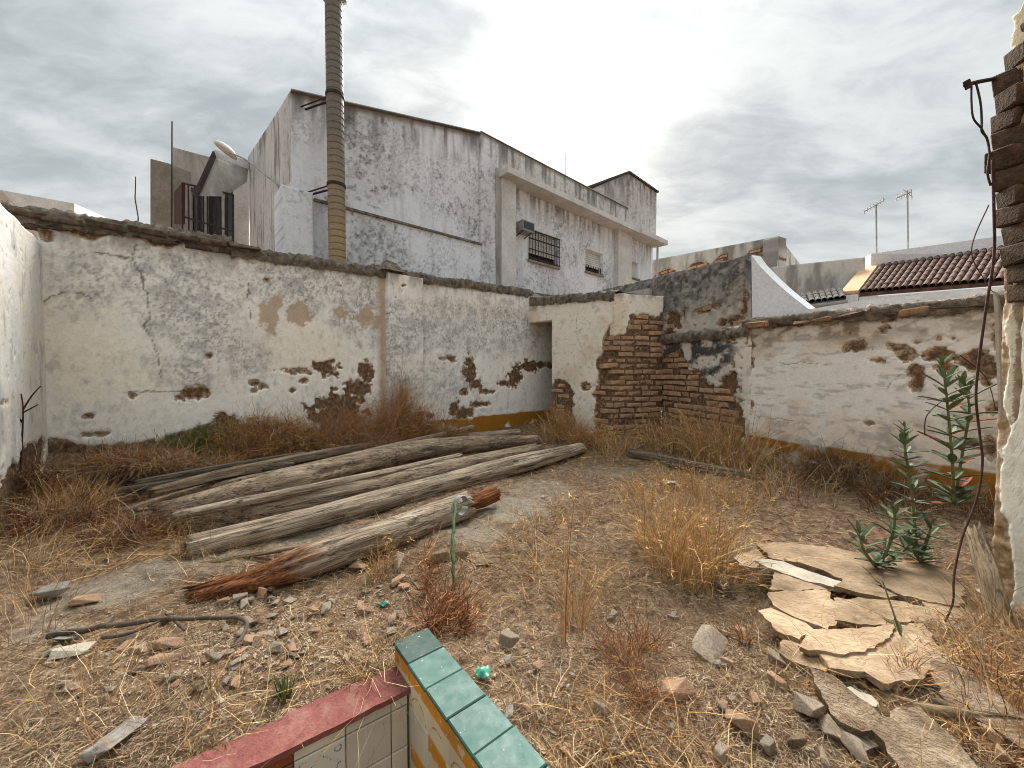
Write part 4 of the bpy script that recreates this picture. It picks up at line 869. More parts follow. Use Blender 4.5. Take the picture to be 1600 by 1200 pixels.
# ---------------------------------------------------------------- tiled bench and red ledge (foreground)
def mat_tile(name, c1, c2, kind=None, cl=None):
    m, nt, N, L, b = newmat(name); p = pos(nt)
    t = tex(nt, 18, 5, .6, p); c = ramp(nt, t.outputs[0], [(.3, tuple(c1)), (.68, tuple(c2))])
    if kind:
        u_ = attr(nt, 'tuv'); sep = N.new('ShaderNodeSeparateXYZ'); L.new(u_, sep.inputs[0])
        def mm(op, a, b_=None):
            x = N.new('ShaderNodeMath'); x.operation = op
            for i, v in enumerate((a, b_)):
                if v is None: continue
                if isinstance(v, (int, float)): x.inputs[i].default_value = v
                else: L.new(v, x.inputs[i])
            return x.outputs[0]
        x_, y_ = sep.outputs[0], sep.outputs[1]
        if kind == 'ornate':                            # printed scalloped diamond with small curls
            ax = mm('ABSOLUTE', mm('SUBTRACT', x_, .5)); ay = mm('ABSOLUTE', mm('SUBTRACT', y_, .5))
            s = mm('ADD', ax, ay); wv = mm('MULTIPLY', mm('SINE', mm('MULTIPLY', mm('SUBTRACT', ax, ay), 42.)), .028)
            d1 = mm('ABSOLUTE', mm('SUBTRACT', mm('ADD', s, wv), .40))
            cx = mm('SUBTRACT', ax, .36); cy = mm('SUBTRACT', ay, .36); rr_ = mm('SQRT', mm('ADD', mm('MULTIPLY', cx, cx), mm('MULTIPLY', cy, cy)))
            d2 = mm('ABSOLUTE', mm('SUBTRACT', rr_, .07)); d = mm('MINIMUM', d1, d2); lim = .016
        else:                                           # ochre arches
            cx = mm('SUBTRACT', x_, .5); cy = mm('SUBTRACT', y_, .0); rr_ = mm('SQRT', mm('ADD', mm('MULTIPLY', cx, cx), mm('MULTIPLY', cy, cy)))
            d = mm('ABSOLUTE', mm('SUBTRACT', rr_, .42)); lim = .02
        f = N.new('ShaderNodeMapRange'); L.new(d, f.inputs[0]); f.inputs[1].default_value = lim*1.4; f.inputs[2].default_value = lim*.7
        wear = ramp(nt, tex(nt, 60, 4, .6, p).outputs[0], [(.42, 0.), (.55, 1.)])
        c = mix(nt, mix(nt, 1., f.outputs[0], wear, 'MULTIPLY'), c, tuple(cl))
        if kind == 'arch':
            top = N.new('ShaderNodeMapRange'); L.new(y_, top.inputs[0]); top.inputs[1].default_value = .60; top.inputs[2].default_value = .64
            w2 = ramp(nt, tex(nt, 35, 4, .6, p).outputs[0], [(.36, 0.), (.42, 1.)])
            c = mix(nt, mix(nt, 1., top.outputs[0], w2, 'MULTIPLY'), c, tuple(lin(206, 138, 34)))
    dirt = ramp(nt, tex(nt, 9, 6, .65, p).outputs[0], [(.45, 1.), (.7, .45)])
    c = mix(nt, .45, c, dirt, 'MULTIPLY')
    oi = N.new('ShaderNodeObjectInfo'); c = mix(nt, .5, c, ramp(nt, oi.outputs['Random'], [(0., .62), (1., 1.15)]), 'MULTIPLY')
    du = ramp(nt, tex(nt, 26, 8, .72, p).outputs[0], [(.55, 0.), (.8, .16)]); c = mix(nt, du, c, tuple(lin(140, 132, 116)))
    ck = ramp(nt, tex(nt, 140, 3, .6, p).outputs[0], [(.69, 0.), (.72, 1.)]); c = mix(nt, ck, c, tuple(lin(196, 184, 164)))
    L.new(c, b.inputs['Base Color']); b.inputs['Roughness'].default_value = .38; b.inputs['Specular IOR Level'].default_value = .4
    rg = ramp(nt, tex(nt, 30, 5, .6, p).outputs[0], [(.35, .5), (.7, .72)]); L.new(rg, b.inputs['Roughness'])
    bump(nt, b, t.outputs[0], .06, .003); return m
M['gtile'] = mat_tile('green_glaze', lin(50, 88, 79), lin(60, 99, 89))
M['gtile_dark'] = mat_tile('dark_green_glaze', lin(26, 58, 50), lin(38, 72, 62))
M['ctile'] = mat_tile('cream_glaze', lin(196, 182, 158), lin(218, 206, 184))
M['otile'] = mat_tile('ornate_tile', lin(196, 186, 166), lin(218, 210, 192), 'ornate', lin(104, 106, 106))
M['atile'] = mat_tile('arch_tile', lin(200, 182, 148), lin(222, 206, 172), 'arch', lin(168, 112, 44))
M['btile'] = mat_tile('brown_glaze', lin(112, 58, 26), lin(148, 84, 40))
M['redpaint'] = mat_noise('red_painted_cement', lin(112, 63, 57), lin(132, 79, 72), 11, .9, .7, .006, c3=lin(150, 116, 101))
M['grout'] = mat_noise('grout', lin(70, 62, 52), lin(120, 108, 92), 30, .95, .5, .004)
def tile_obj(name, P, dx, dy, dn, sx, sy, th, mat, parent, bev=.003):
    V = []; F = []
    for (z, k) in ((0, 0), (th-bev, 0), (th, bev)):
        for a, b_ in ((0, 0), (1, 0), (1, 1), (0, 1)):
            aa = k+(sx-2*k)*a; bb = k+(sy-2*k)*b_; V.append(P+dx*aa+dy*bb+dn*z)
    for r in (0, 4):
        for i in range(4): F.append((r+i, r+(i+1) % 4, r+4+(i+1) % 4, r+4+i))
    F += [(8, 9, 10, 11), (3, 2, 1, 0)]
    if np.dot(np.cross(dx, dy), dn) < 0: F = [f[::-1] for f in F]
    uv = np.array([(a, b_, 0) for _ in range(3) for a, b_ in ((0, 0), (1, 0), (1, 1), (0, 1))], float)
    return mk(name, V, F, M[mat], parent, False, {'tuv': uv})
bn = thing('tiled_bench', 'low bench wall capped with worn green glazed tiles, yellow and cream tiles on its side', 'bench', (*(bfl+bdir*.4)[:2], -.2))
BL_ = 1.25
b = MB(); b.obox(bfl*np.array([1, 1, 0]), bdir, bside, DOWN, .004, BL_, .008, BW-.006, -.5, BT-.009); b.build('core', M['grout'], bn)
ts = .1195; n = int(BL_/ts)
for i in range(n):
    a = i*ts; P = bfl+bdir*(a+.001)-DOWN*.009+bside*random.uniform(-.006, -.002)+DOWN*random.uniform(-.002, .002)
    tile_obj('top_tile', P, bdir, bside, DOWN, ts-.0020, BW+.004, .010, 'gtile_dark' if i == 0 else 'gtile', bn)
    for j in range(4):
        zt = BT-.014-j*.118
        tile_obj('side_tile', bfl*np.array([1, 1, 0])+bdir*(a+.001)+bside*.008+DOWN*(zt-.116), bdir, DOWN, -bside, ts-.0025, .116, .007, 'atile' if j < 1 else ('atile' if (i+j) % 3 == 0 else 'ctile'), bn)
    tile_obj('end_tile', bfl*np.array([1, 1, 0])+bside*(BW-.006)+bdir*(a+.001)+DOWN*(BT-.13), bdir, DOWN, bside, ts-.0025, .116, .006, 'ctile', bn)
le = thing('red_ledge', 'red painted cement ledge with cream and brown tiles on its face, bottom left', 'ledge', (*(l0+ldir*.3)[:2], -.2))
LW = .105; LLEN = 1.3
nn_ = 60; us = np.linspace(-.01, LLEN, nn_)
b = MB()
fe = [l0+ldir*a+lnorm*(.010+.004*(float(fbm(np.array([a*30]), np.array([0.]), 3, 5)[0])-.5)*2) for a in us]; be = [l0+ldir*a-lnorm*(LW+.03*(float(fbm(np.array([a*9]), np.array([3.]), 3, 6)[0])-.5)) for a in us]
V = [np.array([p[0], p[1], LT]) for p in fe]+[np.array([p[0], p[1], LT]) for p in be]+[np.array([p[0], p[1], LT-.016]) for p in fe]+[np.array([p[0], p[1], LT-.03]) for p in be]
F = []
for i in range(nn_-1):
    F += [(i, i+1, nn_+i+1, nn_+i), (2*nn_+i, 2*nn_+i+1, i+1, i), (nn_+i, nn_+i+1, 3*nn_+i+1, 3*nn_+i)]
F += [(0, nn_, 3*nn_, 2*nn_), (nn_-1, 3*nn_-1, 4*nn_-1, 2*nn_-1)]
b.add(V, F); b.build('cap', M['redpaint'], le)
b = MB(); b.obox(l0*np.array([1, 1, 0]), ldir, lnorm, DOWN, .0, LLEN, -LW+.02, -.004, -.5, LT-.018); b.build('core', M['grout'], le)
a = .002; k = 0; tl_ = .126
while a < LLEN-.1:
    w = .05 if k == 0 else tl_
    mats = ['ctile', 'ctile', 'otile', 'btile', 'btile', 'ctile', 'btile', 'ctile', 'otile', 'ctile', 'ctile'][min(k, 10)]
    tile_obj('border_tile', l0*np.array([1, 1, 0])+ldir*a-lnorm*.004+DOWN*(LT-.018-.030), ldir, DOWN, lnorm, w-.002, .029, .007, 'ctile' if mats != 'btile' else 'btile', le, .002)
    for j in range(2):
        tile_obj('face_tile', l0*np.array([1, 1, 0])+ldir*a-lnorm*.004+DOWN*(LT-.050-.126*(j+1)), ldir, DOWN, lnorm, w-.0025, .1235, .007, mats, le)
    a += w; k += 1
# ---------------------------------------------------------------- logs and planks
def log(name, label, pts, rads, mat='log', seed=0, rot0=0., rot1=0., square=0., nseg=34, twist=.25, cat='log', jag=.05, hollow=False, group=None):
    P = np.array([onz(x, y, z) for x, y, z in pts]); A, B = P[0], P[-1]; ex = unit(B-A); L_ = np.linalg.norm(B-A)
    ey = unit(np.cross(DOWN, ex)); ez = np.cross(ex, ey)
    t = (P-A)@ex; t = np.maximum.accumulate(t+np.arange(len(t))*1e-4); oy = (P-A)@ey; oz = (P-A)@ez
    n = max(12, int(L_/.03)); xs = np.linspace(0, L_, n)
    cy = np.interp(xs, t, oy); cz = np.interp(xs, t, oz); R = np.interp(xs, np.linspace(0, L_, len(rads)), rads)
    ker = np.ones(9)/9
    if n > 30:
        for arr in (cy, cz, R): arr[4:-4] = np.convolve(arr, ker, 'same')[4:-4]
    th = np.linspace(0, 2*np.pi, nseg, endpoint=False); X, T = np.meshgrid(xs, th, indexing='ij')
    T2 = T+twist*np.sin(X*.7+seed)
    cx_, sx_ = np.cos(T2)*3, np.sin(T2)*3
    nz = fbm(cx_*.8+X*.5+seed*7, sx_*.8+X*.35, 3, seed)-.5
    fine = fbm(cx_*3.2+seed, sx_*3.2+X*.6, 3, seed+3)-.5
    gr = np.abs(fbm(cx_*2.2+seed*3, sx_*2.2+X*.25, 2, seed+6)-.5)
    f = 1+.24*nz+.16*fine-.24*sstep(.035, .0, gr)
    if square:
        sq = 1/np.maximum(np.abs(np.cos(T)), np.abs(np.sin(T))); f = f*(1-square)+square*(sq*.86*(1+.07*nz+.06*fine))
    jx = (hash2(np.arange(nseg), np.zeros(nseg), seed)-.5)*2
    endw = np.exp(-X/.07)+np.exp(-(L_-X)/.07)
    Xj = X + jag*jx[None]*(np.exp(-X/.08)-np.exp(-(L_-X)/.08))
    rot = np.zeros(X.shape)
    if rot0: rot = np.maximum(rot, sstep(rot0*1.1, rot0*.55, X+(fbm(T*2, X*6, 3, seed+9)-.5)*.35))
    if rot1: rot = np.maximum(rot, sstep(rot1, rot1*.6, L_-X))
    zs = np.sin(T)
    if hollow:                                           # decayed end: upper half eaten away
        eat = sstep(rot0*.95, rot0*.35, X+(fbm(T*3, X*9, 3, seed+11)-.5)*.12); f = f*(1-eat*np.clip(zs*.75+.25+(fbm(T*5, X*7, 3, seed+12)-.5)*.8, 0, .62))
    V = np.stack([Xj, cy[:, None]+R[:, None]*f*np.cos(T), cz[:, None]+R[:, None]*f*np.sin(T)], -1).reshape(-1, 3)
    idx = np.arange(n*nseg).reshape(n, nseg); nx = np.roll(idx, -1, 1)
    F = np.stack([idx[:-1].ravel(), nx[:-1].ravel(), nx[1:].ravel(), idx[1:].ravel()], 1)[:, ::-1]
    # end faces, slightly sunk
    ca = len(V); V = np.vstack([V, [[.03, cy[0], cz[0]], [L_-.03, cy[-1], cz[-1]]]]); R_ = np.append(rot.ravel(), [1. if rot0 else 0, 1. if rot1 else 0])
    T3 = [[idx[0, k], nx[0, k], ca, ca] for k in range(nseg)]
    F = [tuple(f_) for f_ in F]+[(int(idx[0, k]), int(nx[0, k]), ca) for k in range(nseg)]+[(int(nx[-1, k]), int(idx[-1, k]), ca+1) for k in range(nseg)]
    o = mk(name, V, F, M[mat], None, True, {'rot': R_})
    o.matrix_world = frame(A, ex, ey, ez); tag(o, label, cat, group, 'thing'); return o
log('log', 'front log of the pile, hollow rotten orange left end', [(296, 926, .05), (370, 908, .07), (440, 890, .09), (600, 838, .095), (700, 800, .10), (730, 789, .11)], [.07, .085, .09, .095, .10, .095], seed=3, rot0=.55, hollow=True, jag=.035)
log('log_stub', 'orange decayed core sticking out of the right end of the front log', [(724, 791, .10), (750, 781, .11), (775, 771, .12)], [.04, .062, .058], seed=8, rot0=9., rot1=9., cat='wood', jag=.008)
log('log', 'long log second from the front, pale sawn left end', [(291, 858, .075), (430, 825, .075), (600, 782, .08), (760, 738, .09), (908, 700, .10)], [.075, .085, .092, .10, .075], seed=5, jag=.01)
log('log', 'thick log third from the front, squared at its right end', [(216, 818, .10), (402, 800, .10), (560, 769, .11), (700, 735, .11), (838, 703, .11)], [.10, .115, .105, .10, .085], seed=11, square=.25, jag=.06)
log('log', 'big bleached log lying highest on the pile', [(240, 806, .15), (330, 783, .20), (445, 755, .25), (557, 727, .25), (624, 710, .25), (700, 697, .22), (838, 687, .14)], [.075, .10, .115, .115, .105, .09, .065], seed=14, jag=.05)
log('log', 'thin pole behind the highest log, tip against the yellow wall foot', [(180, 803, .06), (301, 767, .13), (445, 738, .20), (560, 711, .24), (740, 667, .22)], [.032, .04, .042, .042, .035], seed=17, square=.5, jag=.02)
log('beam', 'slender squared beam sticking out furthest left of the pile', [(112, 780, .16), (220, 763, .19), (321, 747, .21), (410, 737, .21)], [.034, .036, .036, .03], mat='plank', seed=19, square=.95, twist=0, cat='beam', jag=.01)
log('beam', 'grey squared beam at the back left of the pile, above the slender one', [(174, 745, .20), (300, 738, .23), (460, 727, .23)], [.042, .038, .034], mat='plank', seed=21, square=.9, twist=0, cat='beam', jag=.02)
log('log', 'dark rough log half hidden under dry weeds at the back left', [(322, 725, .20), (388, 711, .24), (470, 700, .24), (540, 692, .18)], [.05, .07, .065, .05], seed=23)
log('beam', 'thin dark beam just in front of the weed covered log', [(358, 727, .10), (430, 721, .12), (510, 714, .12)], [.028, .03, .028], mat='plank', seed=25, square=.8, cat='beam')
log('log', 'short log behind the pile by the yellow wall foot', [(640, 697, .06), (700, 686, .08), (812, 676, .09)], [.055, .065, .06], seed=27)
log('log', 'grey log low in the pile, between the highest and the squared log', [(560, 748, .05), (702, 718, .06), (845, 692, .07)], [.06, .06, .05], seed=29)
log('plank', 'short split plank lying in the gap of the log pile', [(548, 742, .12), (578, 734, .14), (610, 725, .15)], [.03, .035, .03], mat='plank', seed=31, square=.9, cat='plank', twist=0)
log('plank', 'half buried grey plank in front of the brick outhouse', [(985, 707, .06), (1080, 727, .06), (1180, 746, .05)], [.05, .055, .05], mat='plank', seed=33, square=.9, cat='plank', twist=0)
log('beam', 'weathered squared beam behind the highest log, left of the thin pole', [(236, 770, .20), (340, 742, .24), (470, 715, .26), (600, 692, .24)], [.04, .045, .045, .04], seed=51, square=.7, cat='beam', jag=.03)
log('log', 'crooked grey log just below the rust weed heap', [(430, 716, .22), (520, 700, .24), (640, 684, .20)], [.05, .055, .045], seed=53)
log('beam', 'low dark beam under the left ends of the squared beams', [(150, 772, .08), (260, 758, .10), (380, 748, .10)], [.035, .04, .04], mat='plank', seed=55, square=.8, cat='beam')
log('beam', 'long narrow plank leaning on the back of the pile, upper of two', [(205, 756, .22), (330, 733, .26), (480, 708, .28)], [.028, .03, .028], mat='plank', seed=57, square=.9, cat='beam', twist=0)
log('log', 'slim bleached pole squeezed between the two biggest logs', [(270, 806, .20), (420, 776, .22), (600, 740, .22), (720, 712, .2)], [.03, .036, .036, .03], seed=59, jag=.02)
log('stick', 'pale thin stick lying between the two front logs', [(306, 882, .03), (400, 866, .04), (475, 853, .05)], [.012, .013, .01], mat='palewood', seed=35, square=.5, cat='stick', nseg=10)
log('stick', 'dark flat stick under the pale log end', [(276, 878, .02), (360, 872, .025), (440, 860, .03)], [.014, .014, .012], mat='plank', seed=37, square=.6, cat='stick', nseg=10)
log('plank', 'pale weathered board leaning at the foot of the broken wall end', [(1522, 828, .40), (1545, 900, .28), (1572, 1005, .10)], [.028, .032, .035], mat='palewood', seed=39, square=.95, cat='plank', twist=0)
log('plank', 'thin long lath running to the right under the plaster slabs', [(1345, 1078, .10), (1450, 1108, .13), (1590, 1128, .14)], [.012, .014, .014], mat='palewood', seed=47, square=.8, cat='plank', twist=0, nseg=12)
def branch(name, label, pts, r, subs=(), mat='twig'):
    b = MB(); P = smoothpath([onz(*q) for q in pts], 24); P[:, 2] += (RNG.random(24)-.5)*.008
    b.tube(P, list(np.linspace(r, r*.5, 24)), 7)
    for s in subs: Q = smoothpath([onz(*q) for q in s], 10); b.tube(Q, list(np.linspace(r*.7, r*.35, 10)), 6)
    o = b.build(name, M[mat], None, True); tag(o, label, 'branch', None, 'thing'); return o
branch('branch', 'dark crooked fallen branch on the bare ground at lower left', [(76, 993, .13), (130, 984, .15), (171, 977, .15), (255, 968, .15), (310, 966, .14), (360, 964, .13), (385, 972, .12), (380, 992, .12), (362, 1012, .12)], .011, (((160, 996, .14), (200, 990, .15), (255, 968, .15)), ((168, 978, .15), (180, 962, .17)), ((272, 968, .14), (288, 985, .14))))
# ---------------------------------------------------------------- rubble stones
def rock(seed, n=12, flat=1.):
    r = np.random.default_rng(seed); p = r.normal(size=(n, 3)); p /= np.linalg.norm(p, axis=1)[:, None]; p *= r.uniform(.75, 1.1, (n, 1)); p = np.sign(p)*np.abs(p)**.45; p *= np.array([1, r.uniform(.7, 1), r.uniform(.7, 1)])*.85
    bm = bmesh.new()
    for q in p: bm.verts.new((q[0], q[1]*.75, q[2]*.55*flat))
    bmesh.ops.convex_hull(bm, input=list(bm.verts)); 
    for v in [v for v in bm.verts if not v.link_faces]: bm.verts.remove(v)
    bmesh.ops.bevel(bm, geom=list(bm.edges), offset=.03, segments=1, affect='EDGES'); bm.normal_update(); bm.verts.index_update()
    V = [tuple(v.co) for v in bm.verts]; F = [[v.index for v in f.verts] for f in bm.faces]; bm.free(); return V, F
ROCK = [rock(i) for i in range(9)]; RME = {}
def rockmesh(i, mat):
    if (i, mat) not in RME: RME[(i, mat)] = mesh_only('stone', ROCK[i], M[mat])
    return RME[(i, mat)]
def stone(px, py, w, label, mat='stone', cat='stone', i=None, flat=1., yaw=None, group=None, name='stone', lift=0.):
    q = onz(px, py, .05)
    for _ in range(4): q = onz(px, py, float(gz(q[0], q[1])))
    s = w/600*q[1]/2; o = bpy.data.objects.new(name, rockmesh(random.randrange(9) if i is None else i, mat)); COL.objects.link(o)
    o.scale = (s, s*random.uniform(.8, 1.1), s*flat*random.uniform(.8, 1.15)); o.rotation_euler = (random.uniform(-.25, .25), random.uniform(-.25, .25), random.uniform(0, 6.3) if yaw is None else yaw)
    o.location = (q[0], q[1], float(gz(q[0], q[1]))+s*.34*flat+lift+.006); tag(o, label, cat, group, 'thing'); return o
stone(795, 1012, 46, 'light grey angular stone right of the green tiled bench', i=2, flat=1.3)
stone(1262, 1118, 62, 'blocky tan stone at lower right with flat front', i=4, flat=1.2)
stone(1062, 1088, 78, 'flat pale brick-like stone in the litter, bottom centre right', 'chip', i=5, flat=.7, yaw=.1)
stone(1110, 1020, 90, 'wide dull stone sunk in straw left of the plaster slabs', i=1, flat=.6)
stone(1160, 1150, 70, 'orange tinted lump of masonry at the bottom right of centre', 'chip', i=6)
stone(1125, 1185, 40, 'small grey stone at the bottom edge under the orange lump', i=3)
stone(1222, 1040, 55, 'brown stone at the left foot of the plaster slabs', i=7)
stone(620, 890, 48, 'split pale stone right of the dry tuft by the front log', i=0, flat=.9)
stone(560, 893, 38, 'small wedge of tan stone left of the dry tuft', 'chip', i=8)
stone(690, 878, 46, 'cream stone behind the green rope', 'slab', i=3, flat=.9)
stone(720, 872, 30, 'rounded cream stone just right of the green rope', 'slab', i=6)
stone(760, 882, 44, 'flat cream stone right of the green rope', 'slab', i=1, flat=.6)
stone(80, 935, 62, 'grey concrete lump by the left weeds', 'concrete', i=2, flat=.9)
stone(135, 943, 48, 'terracotta coloured shard beside the grey concrete lump', 'chip', i=5, flat=.7)
stone(110, 1024, 74, 'long pale stone pointing right at lower left', 'paperwhite', i=4, flat=.5, yaw=.4)
stone(105, 1003, 50, 'flat grey stone behind the long pale stone', 'concrete', i=1, flat=.5)
stone(400, 1003, 44, 'pinkish broken brick corner near the crooked branch', 'chip', i=7, flat=.7, yaw=.6)
stone(265, 1012, 54, 'tan brick fragment in the middle of the left rubble', 'chip', i=5, flat=.6, yaw=.3)
stone(255, 1038, 50, 'square straw covered brick fragment below the tan one', 'chip', i=0, flat=.6)
stone(336, 1032, 40, 'rounded beige stone left of the pinkish brick corner', i=6, flat=.9)
stone(198, 1012, 36, 'flat orange-brown stone right of the long pale stone', 'chip', i=3, flat=.5)
stone(376, 938, 28, 'grey pebble pair under the rotten log end, larger one', i=8)
stone(392, 942, 18, 'grey pebble pair under the rotten log end, smaller one', i=2)
stone(410, 935, 24, 'curved terracotta sliver standing under the rotten log end', 'chip', i=4, flat=1.6)
stone(180, 1165, 92, 'large grey stone buried in straw at the bottom left', 'concrete', i=1, flat=.7)
stone(345, 1097, 34, 'white stone in straw above the red ledge', 'paperwhite', i=6, flat=.7)
stone(368, 1072, 26, 'small pink stone above the green sprout', 'chip', i=8, flat=.8)
stone(1048, 760, 34, 'pale stone behind the tall straw tuft', 'paperwhite', i=3, flat=.7)
stone(1130, 925, 60, 'brown brick under the right side of the tall straw tuft', 'oldbrick', i=5, flat=.7)
stone(1545, 935, 40, 'white plaster scrap at the foot of the leaning board', 'paperwhite', i=1, flat=.3)
stone(1340, 840, 34, 'brown lump behind the plaster slabs', i=7)
stone(850, 780, 24, 'small stone on the bare concrete right of the logs', i=2, flat=.6)
stone(1420, 790, 36, 'dark lump below the right wall beside the oleander', 'concrete', i=0)
r_ = random.Random(41)
for k, (x, y, w, lb) in enumerate(((1215, 1075, 40, 'tan chunk left of the pointed masonry slab'), (1240, 1165, 46, 'brown chunk below the blocky tan stone'), (1300, 1150, 54, 'rough block wedged under the pointed masonry slab'), (1335, 1185, 60, 'large brown block at the bottom edge, left of the wide masonry slab'),
        (1180, 1100, 34, 'small tan chunk between the flat brick and the blocky stone'), (1400, 1085, 36, 'chunk in the dark gap under the front plaster slab'), (1480, 1120, 44, 'grey chunk behind the wide masonry slab'), (1545, 1160, 50, 'rubble block right of the wide masonry slab'), (1290, 1195, 40, 'low chunk at the bottom edge below the rough block'),
        (1200, 1175, 44, 'angular tan chunk right of the orange masonry lump'), (1430, 1075, 30, 'small chunk at the tip of the front plaster slab'), (1580, 1195, 46, 'rubble block in the bottom right corner'))):
    random.seed(k+900); stone(x, y, w, lb, r_.choice(('stone', 'mason_', 'slab', 'chip')).replace('mason_', 'stone'), flat=1.1, name='rubble_block', cat='rubble')
r_ = random.Random(77)
for k in range(130):
    x = r_.uniform(330, 640); y = r_.uniform(905, 1050)
    if r_.random() < .42: x, y = r_.uniform(60, 460), r_.uniform(960, 1090)
    random.seed(k); w_ = r_.uniform(10, 34); mt = r_.choice(('stone', 'chip', 'stone', 'slab'))
    where = 'just below the front log' if y < 950 else ('by the crooked branch' if x < 330 and y < 1040 else ('in the straw above the red ledge' if y > 1040 else ('near the dead weed by the bench' if x > 540 else 'on bare soil above the red ledge')))
    sz = 'larger' if w_ > 25 else ('middling' if w_ > 17 else 'tiny'); cn = {'stone': 'grey', 'chip': 'reddish', 'slab': 'tan'}[mt]
    stone(x, y, w_, sz+' '+cn+' stone chip '+where, mt, group=cn+' stone chips '+where, flat=.7, name='stone_chip')
for k in range(40):
    x = r_.uniform(760, 1180); y = r_.uniform(960, 1190); random.seed(k+500)
    w_ = r_.uniform(12, 32); mt = r_.choice(('stone', 'chip', 'concrete')); cn = {'stone': 'pale', 'chip': 'reddish', 'concrete': 'dark grey'}[mt]
    where = ('right beside the green bench' if x < 880 else ('below the tall straw tuft' if y < 1040 else ('at the bottom edge' if y > 1130 else 'around the flat brick-like stone')))
    stone(x, y, w_, ('larger ' if w_ > 22 else 'small ')+cn+' rubble stone in the litter '+where, mt, group=cn+' rubble stones '+where, flat=.8, name='rubble_stone')
# gravel
def gravel(n, seed):
    r = np.random.default_rng(seed); Vs = []; Fs = []; base = [rock(100+i, 8) for i in range(4)]
    k = 0
    for i in range(n):
        x, y = (r.uniform(60, 1300), r.uniform(860, 1195)) if r.random() < .6 else (r.uniform(300, 680), r.uniform(900, 1060))
        q = onz(x, y, .08); s = r.uniform(.003, .012); v, f = base[i % 4]; v = np.array(v)*s; a = r.uniform(0, 6.3)
        v = np.stack([v[:, 0]*math.cos(a)-v[:, 1]*math.sin(a), v[:, 0]*math.sin(a)+v[:, 1]*math.cos(a), v[:, 2]], 1)+np.array([q[0], q[1], 0]); Vs.append((v, q)); Fs += [tuple(j+k for j in ff) for ff in f]; k += len(v)
    Q = np.array([q for _, q in Vs]); gzv = gz(Q[:, 0], Q[:, 1]); V = np.vstack([v+np.array([0, 0, z_+.002]) for (v, _), z_ in zip(Vs, gzv)])
    o = mk('gravel', V, Fs, M['stone']); tag(o, 'fine pale gravel and grit strewn over the soil', 'gravel', None, 'stuff')
gravel(2800, 5)
# ---------------------------------------------------------------- fallen plaster slabs
def slab(pxs, zc, th, label, mat='slab', tilt=(0, 0), seed=0, sink=0):
    zc = zc*.45+.085+(seed % 17)*.0008; P = np.array([onz(x, y, zc) for x, y in pxs]); P = P.mean(0)+(P-P.mean(0))*1.045; out = []
    r = np.random.default_rng(seed); n = len(P)
    for i in range(n):
        a, b_ = P[i], P[(i+1) % n]; L_ = np.linalg.norm(b_-a); k = max(2, int(L_/.022)); nrm = unit([-(b_-a)[1], (b_-a)[0], 0])
        for j in range(k):
            out.append(a+(b_-a)*j/k+nrm*((r.normal()*.0035+(.010 if r.random() < .15 else 0)) if j else 0))
    P = np.array(out); c = P.mean(0); P[:, 2] += (P[:, 0]-c[0])*tilt[0]+(P[:, 1]-c[1])*tilt[1]
    bm = bmesh.new(); n = len(P)
    top = [bm.verts.new(p) for p in P]; low = [bm.verts.new(p-np.array([0, 0, th])+unit(c-p)*r.uniform(-.004, .012)) for p in P]
    bm.faces.new(top); bm.faces.new(low[::-1])
    for i in range(n): bm.faces.new((top[i], low[i], low[(i+1) % n], top[(i+1) % n]))
    bmesh.ops.recalc_face_normals(bm, faces=bm.faces)
    bmesh.ops.triangulate(bm, faces=[f for f in bm.faces if len(f.verts) > 4])
    me = bpy.data.meshes.new('plaster_slab'); bm.to_mesh(me); bm.free(); me.materials.append(M[mat])
    o = bpy.data.objects.new('plaster_slab', me); COL.objects.link(o); tag(o, label, 'plaster slab', None, 'thing'); return o
slab([(1185, 850), (1225, 848), (1300, 856), (1345, 866), (1370, 892), (1375, 912), (1330, 910), (1290, 892), (1250, 878), (1210, 873)], .115, .028, 'long back left plaster slab below the oleander', seed=1)
slab([(1350, 885), (1385, 876), (1455, 880), (1502, 912), (1496, 945), (1450, 938), (1400, 925), (1380, 912)], .125, .03, 'wide plaster slab under the oleander, right of the pile', seed=2)
slab([(1182, 876), (1212, 873), (1262, 892), (1322, 912), (1312, 918), (1262, 908), (1200, 886)], .10, .02, 'narrow white edged plaster strip across the pile', 'paperwhite', seed=3)
slab([(1212, 895), (1260, 908), (1290, 920), (1240, 922), (1204, 920)], .09, .025, 'small plaster piece at the left of the pile under the strip', seed=4)
slab([(1203, 926), (1290, 922), (1304, 945), (1306, 972), (1292, 982), (1240, 962), (1210, 945)], .10, .028, 'cracked plaster slab in the middle left of the pile', seed=5)
slab([(1306, 935), (1390, 938), (1500, 960), (1480, 1000), (1400, 978), (1345, 975), (1308, 968)], .105, .028, 'large plaster slab in the middle right of the pile', seed=6)
slab([(1186, 955), (1205, 950), (1258, 973), (1272, 985), (1248, 998), (1214, 985)], .085, .025, 'pointed plaster piece at the left end of the pile', seed=7)
slab([(1250, 1008), (1262, 985), (1330, 982), (1394, 976), (1388, 992), (1365, 1012), (1328, 1018), (1290, 1016)], .145, .02, 'curled thin plaster sheet lying over the front slab', seed=8)
slab([(1285, 1022), (1330, 1020), (1368, 1014), (1394, 978), (1440, 976), (1470, 1020), (1462, 1042), (1420, 1062), (1380, 1066), (1352, 1048), (1300, 1043)], .125, .022, 'front plaster slab with wavy edge overhanging a dark gap', seed=9)
slab([(1330, 900), (1352, 908), (1400, 930), (1385, 934), (1340, 925), (1305, 915)], .105, .02, 'broken sliver between the two back plaster slabs', seed=10)
slab([(1330, 1073), (1372, 1098), (1368, 1104), (1322, 1080)], .09, .01, 'thin white plaster splinter below the front slab', 'paperwhite', seed=11)
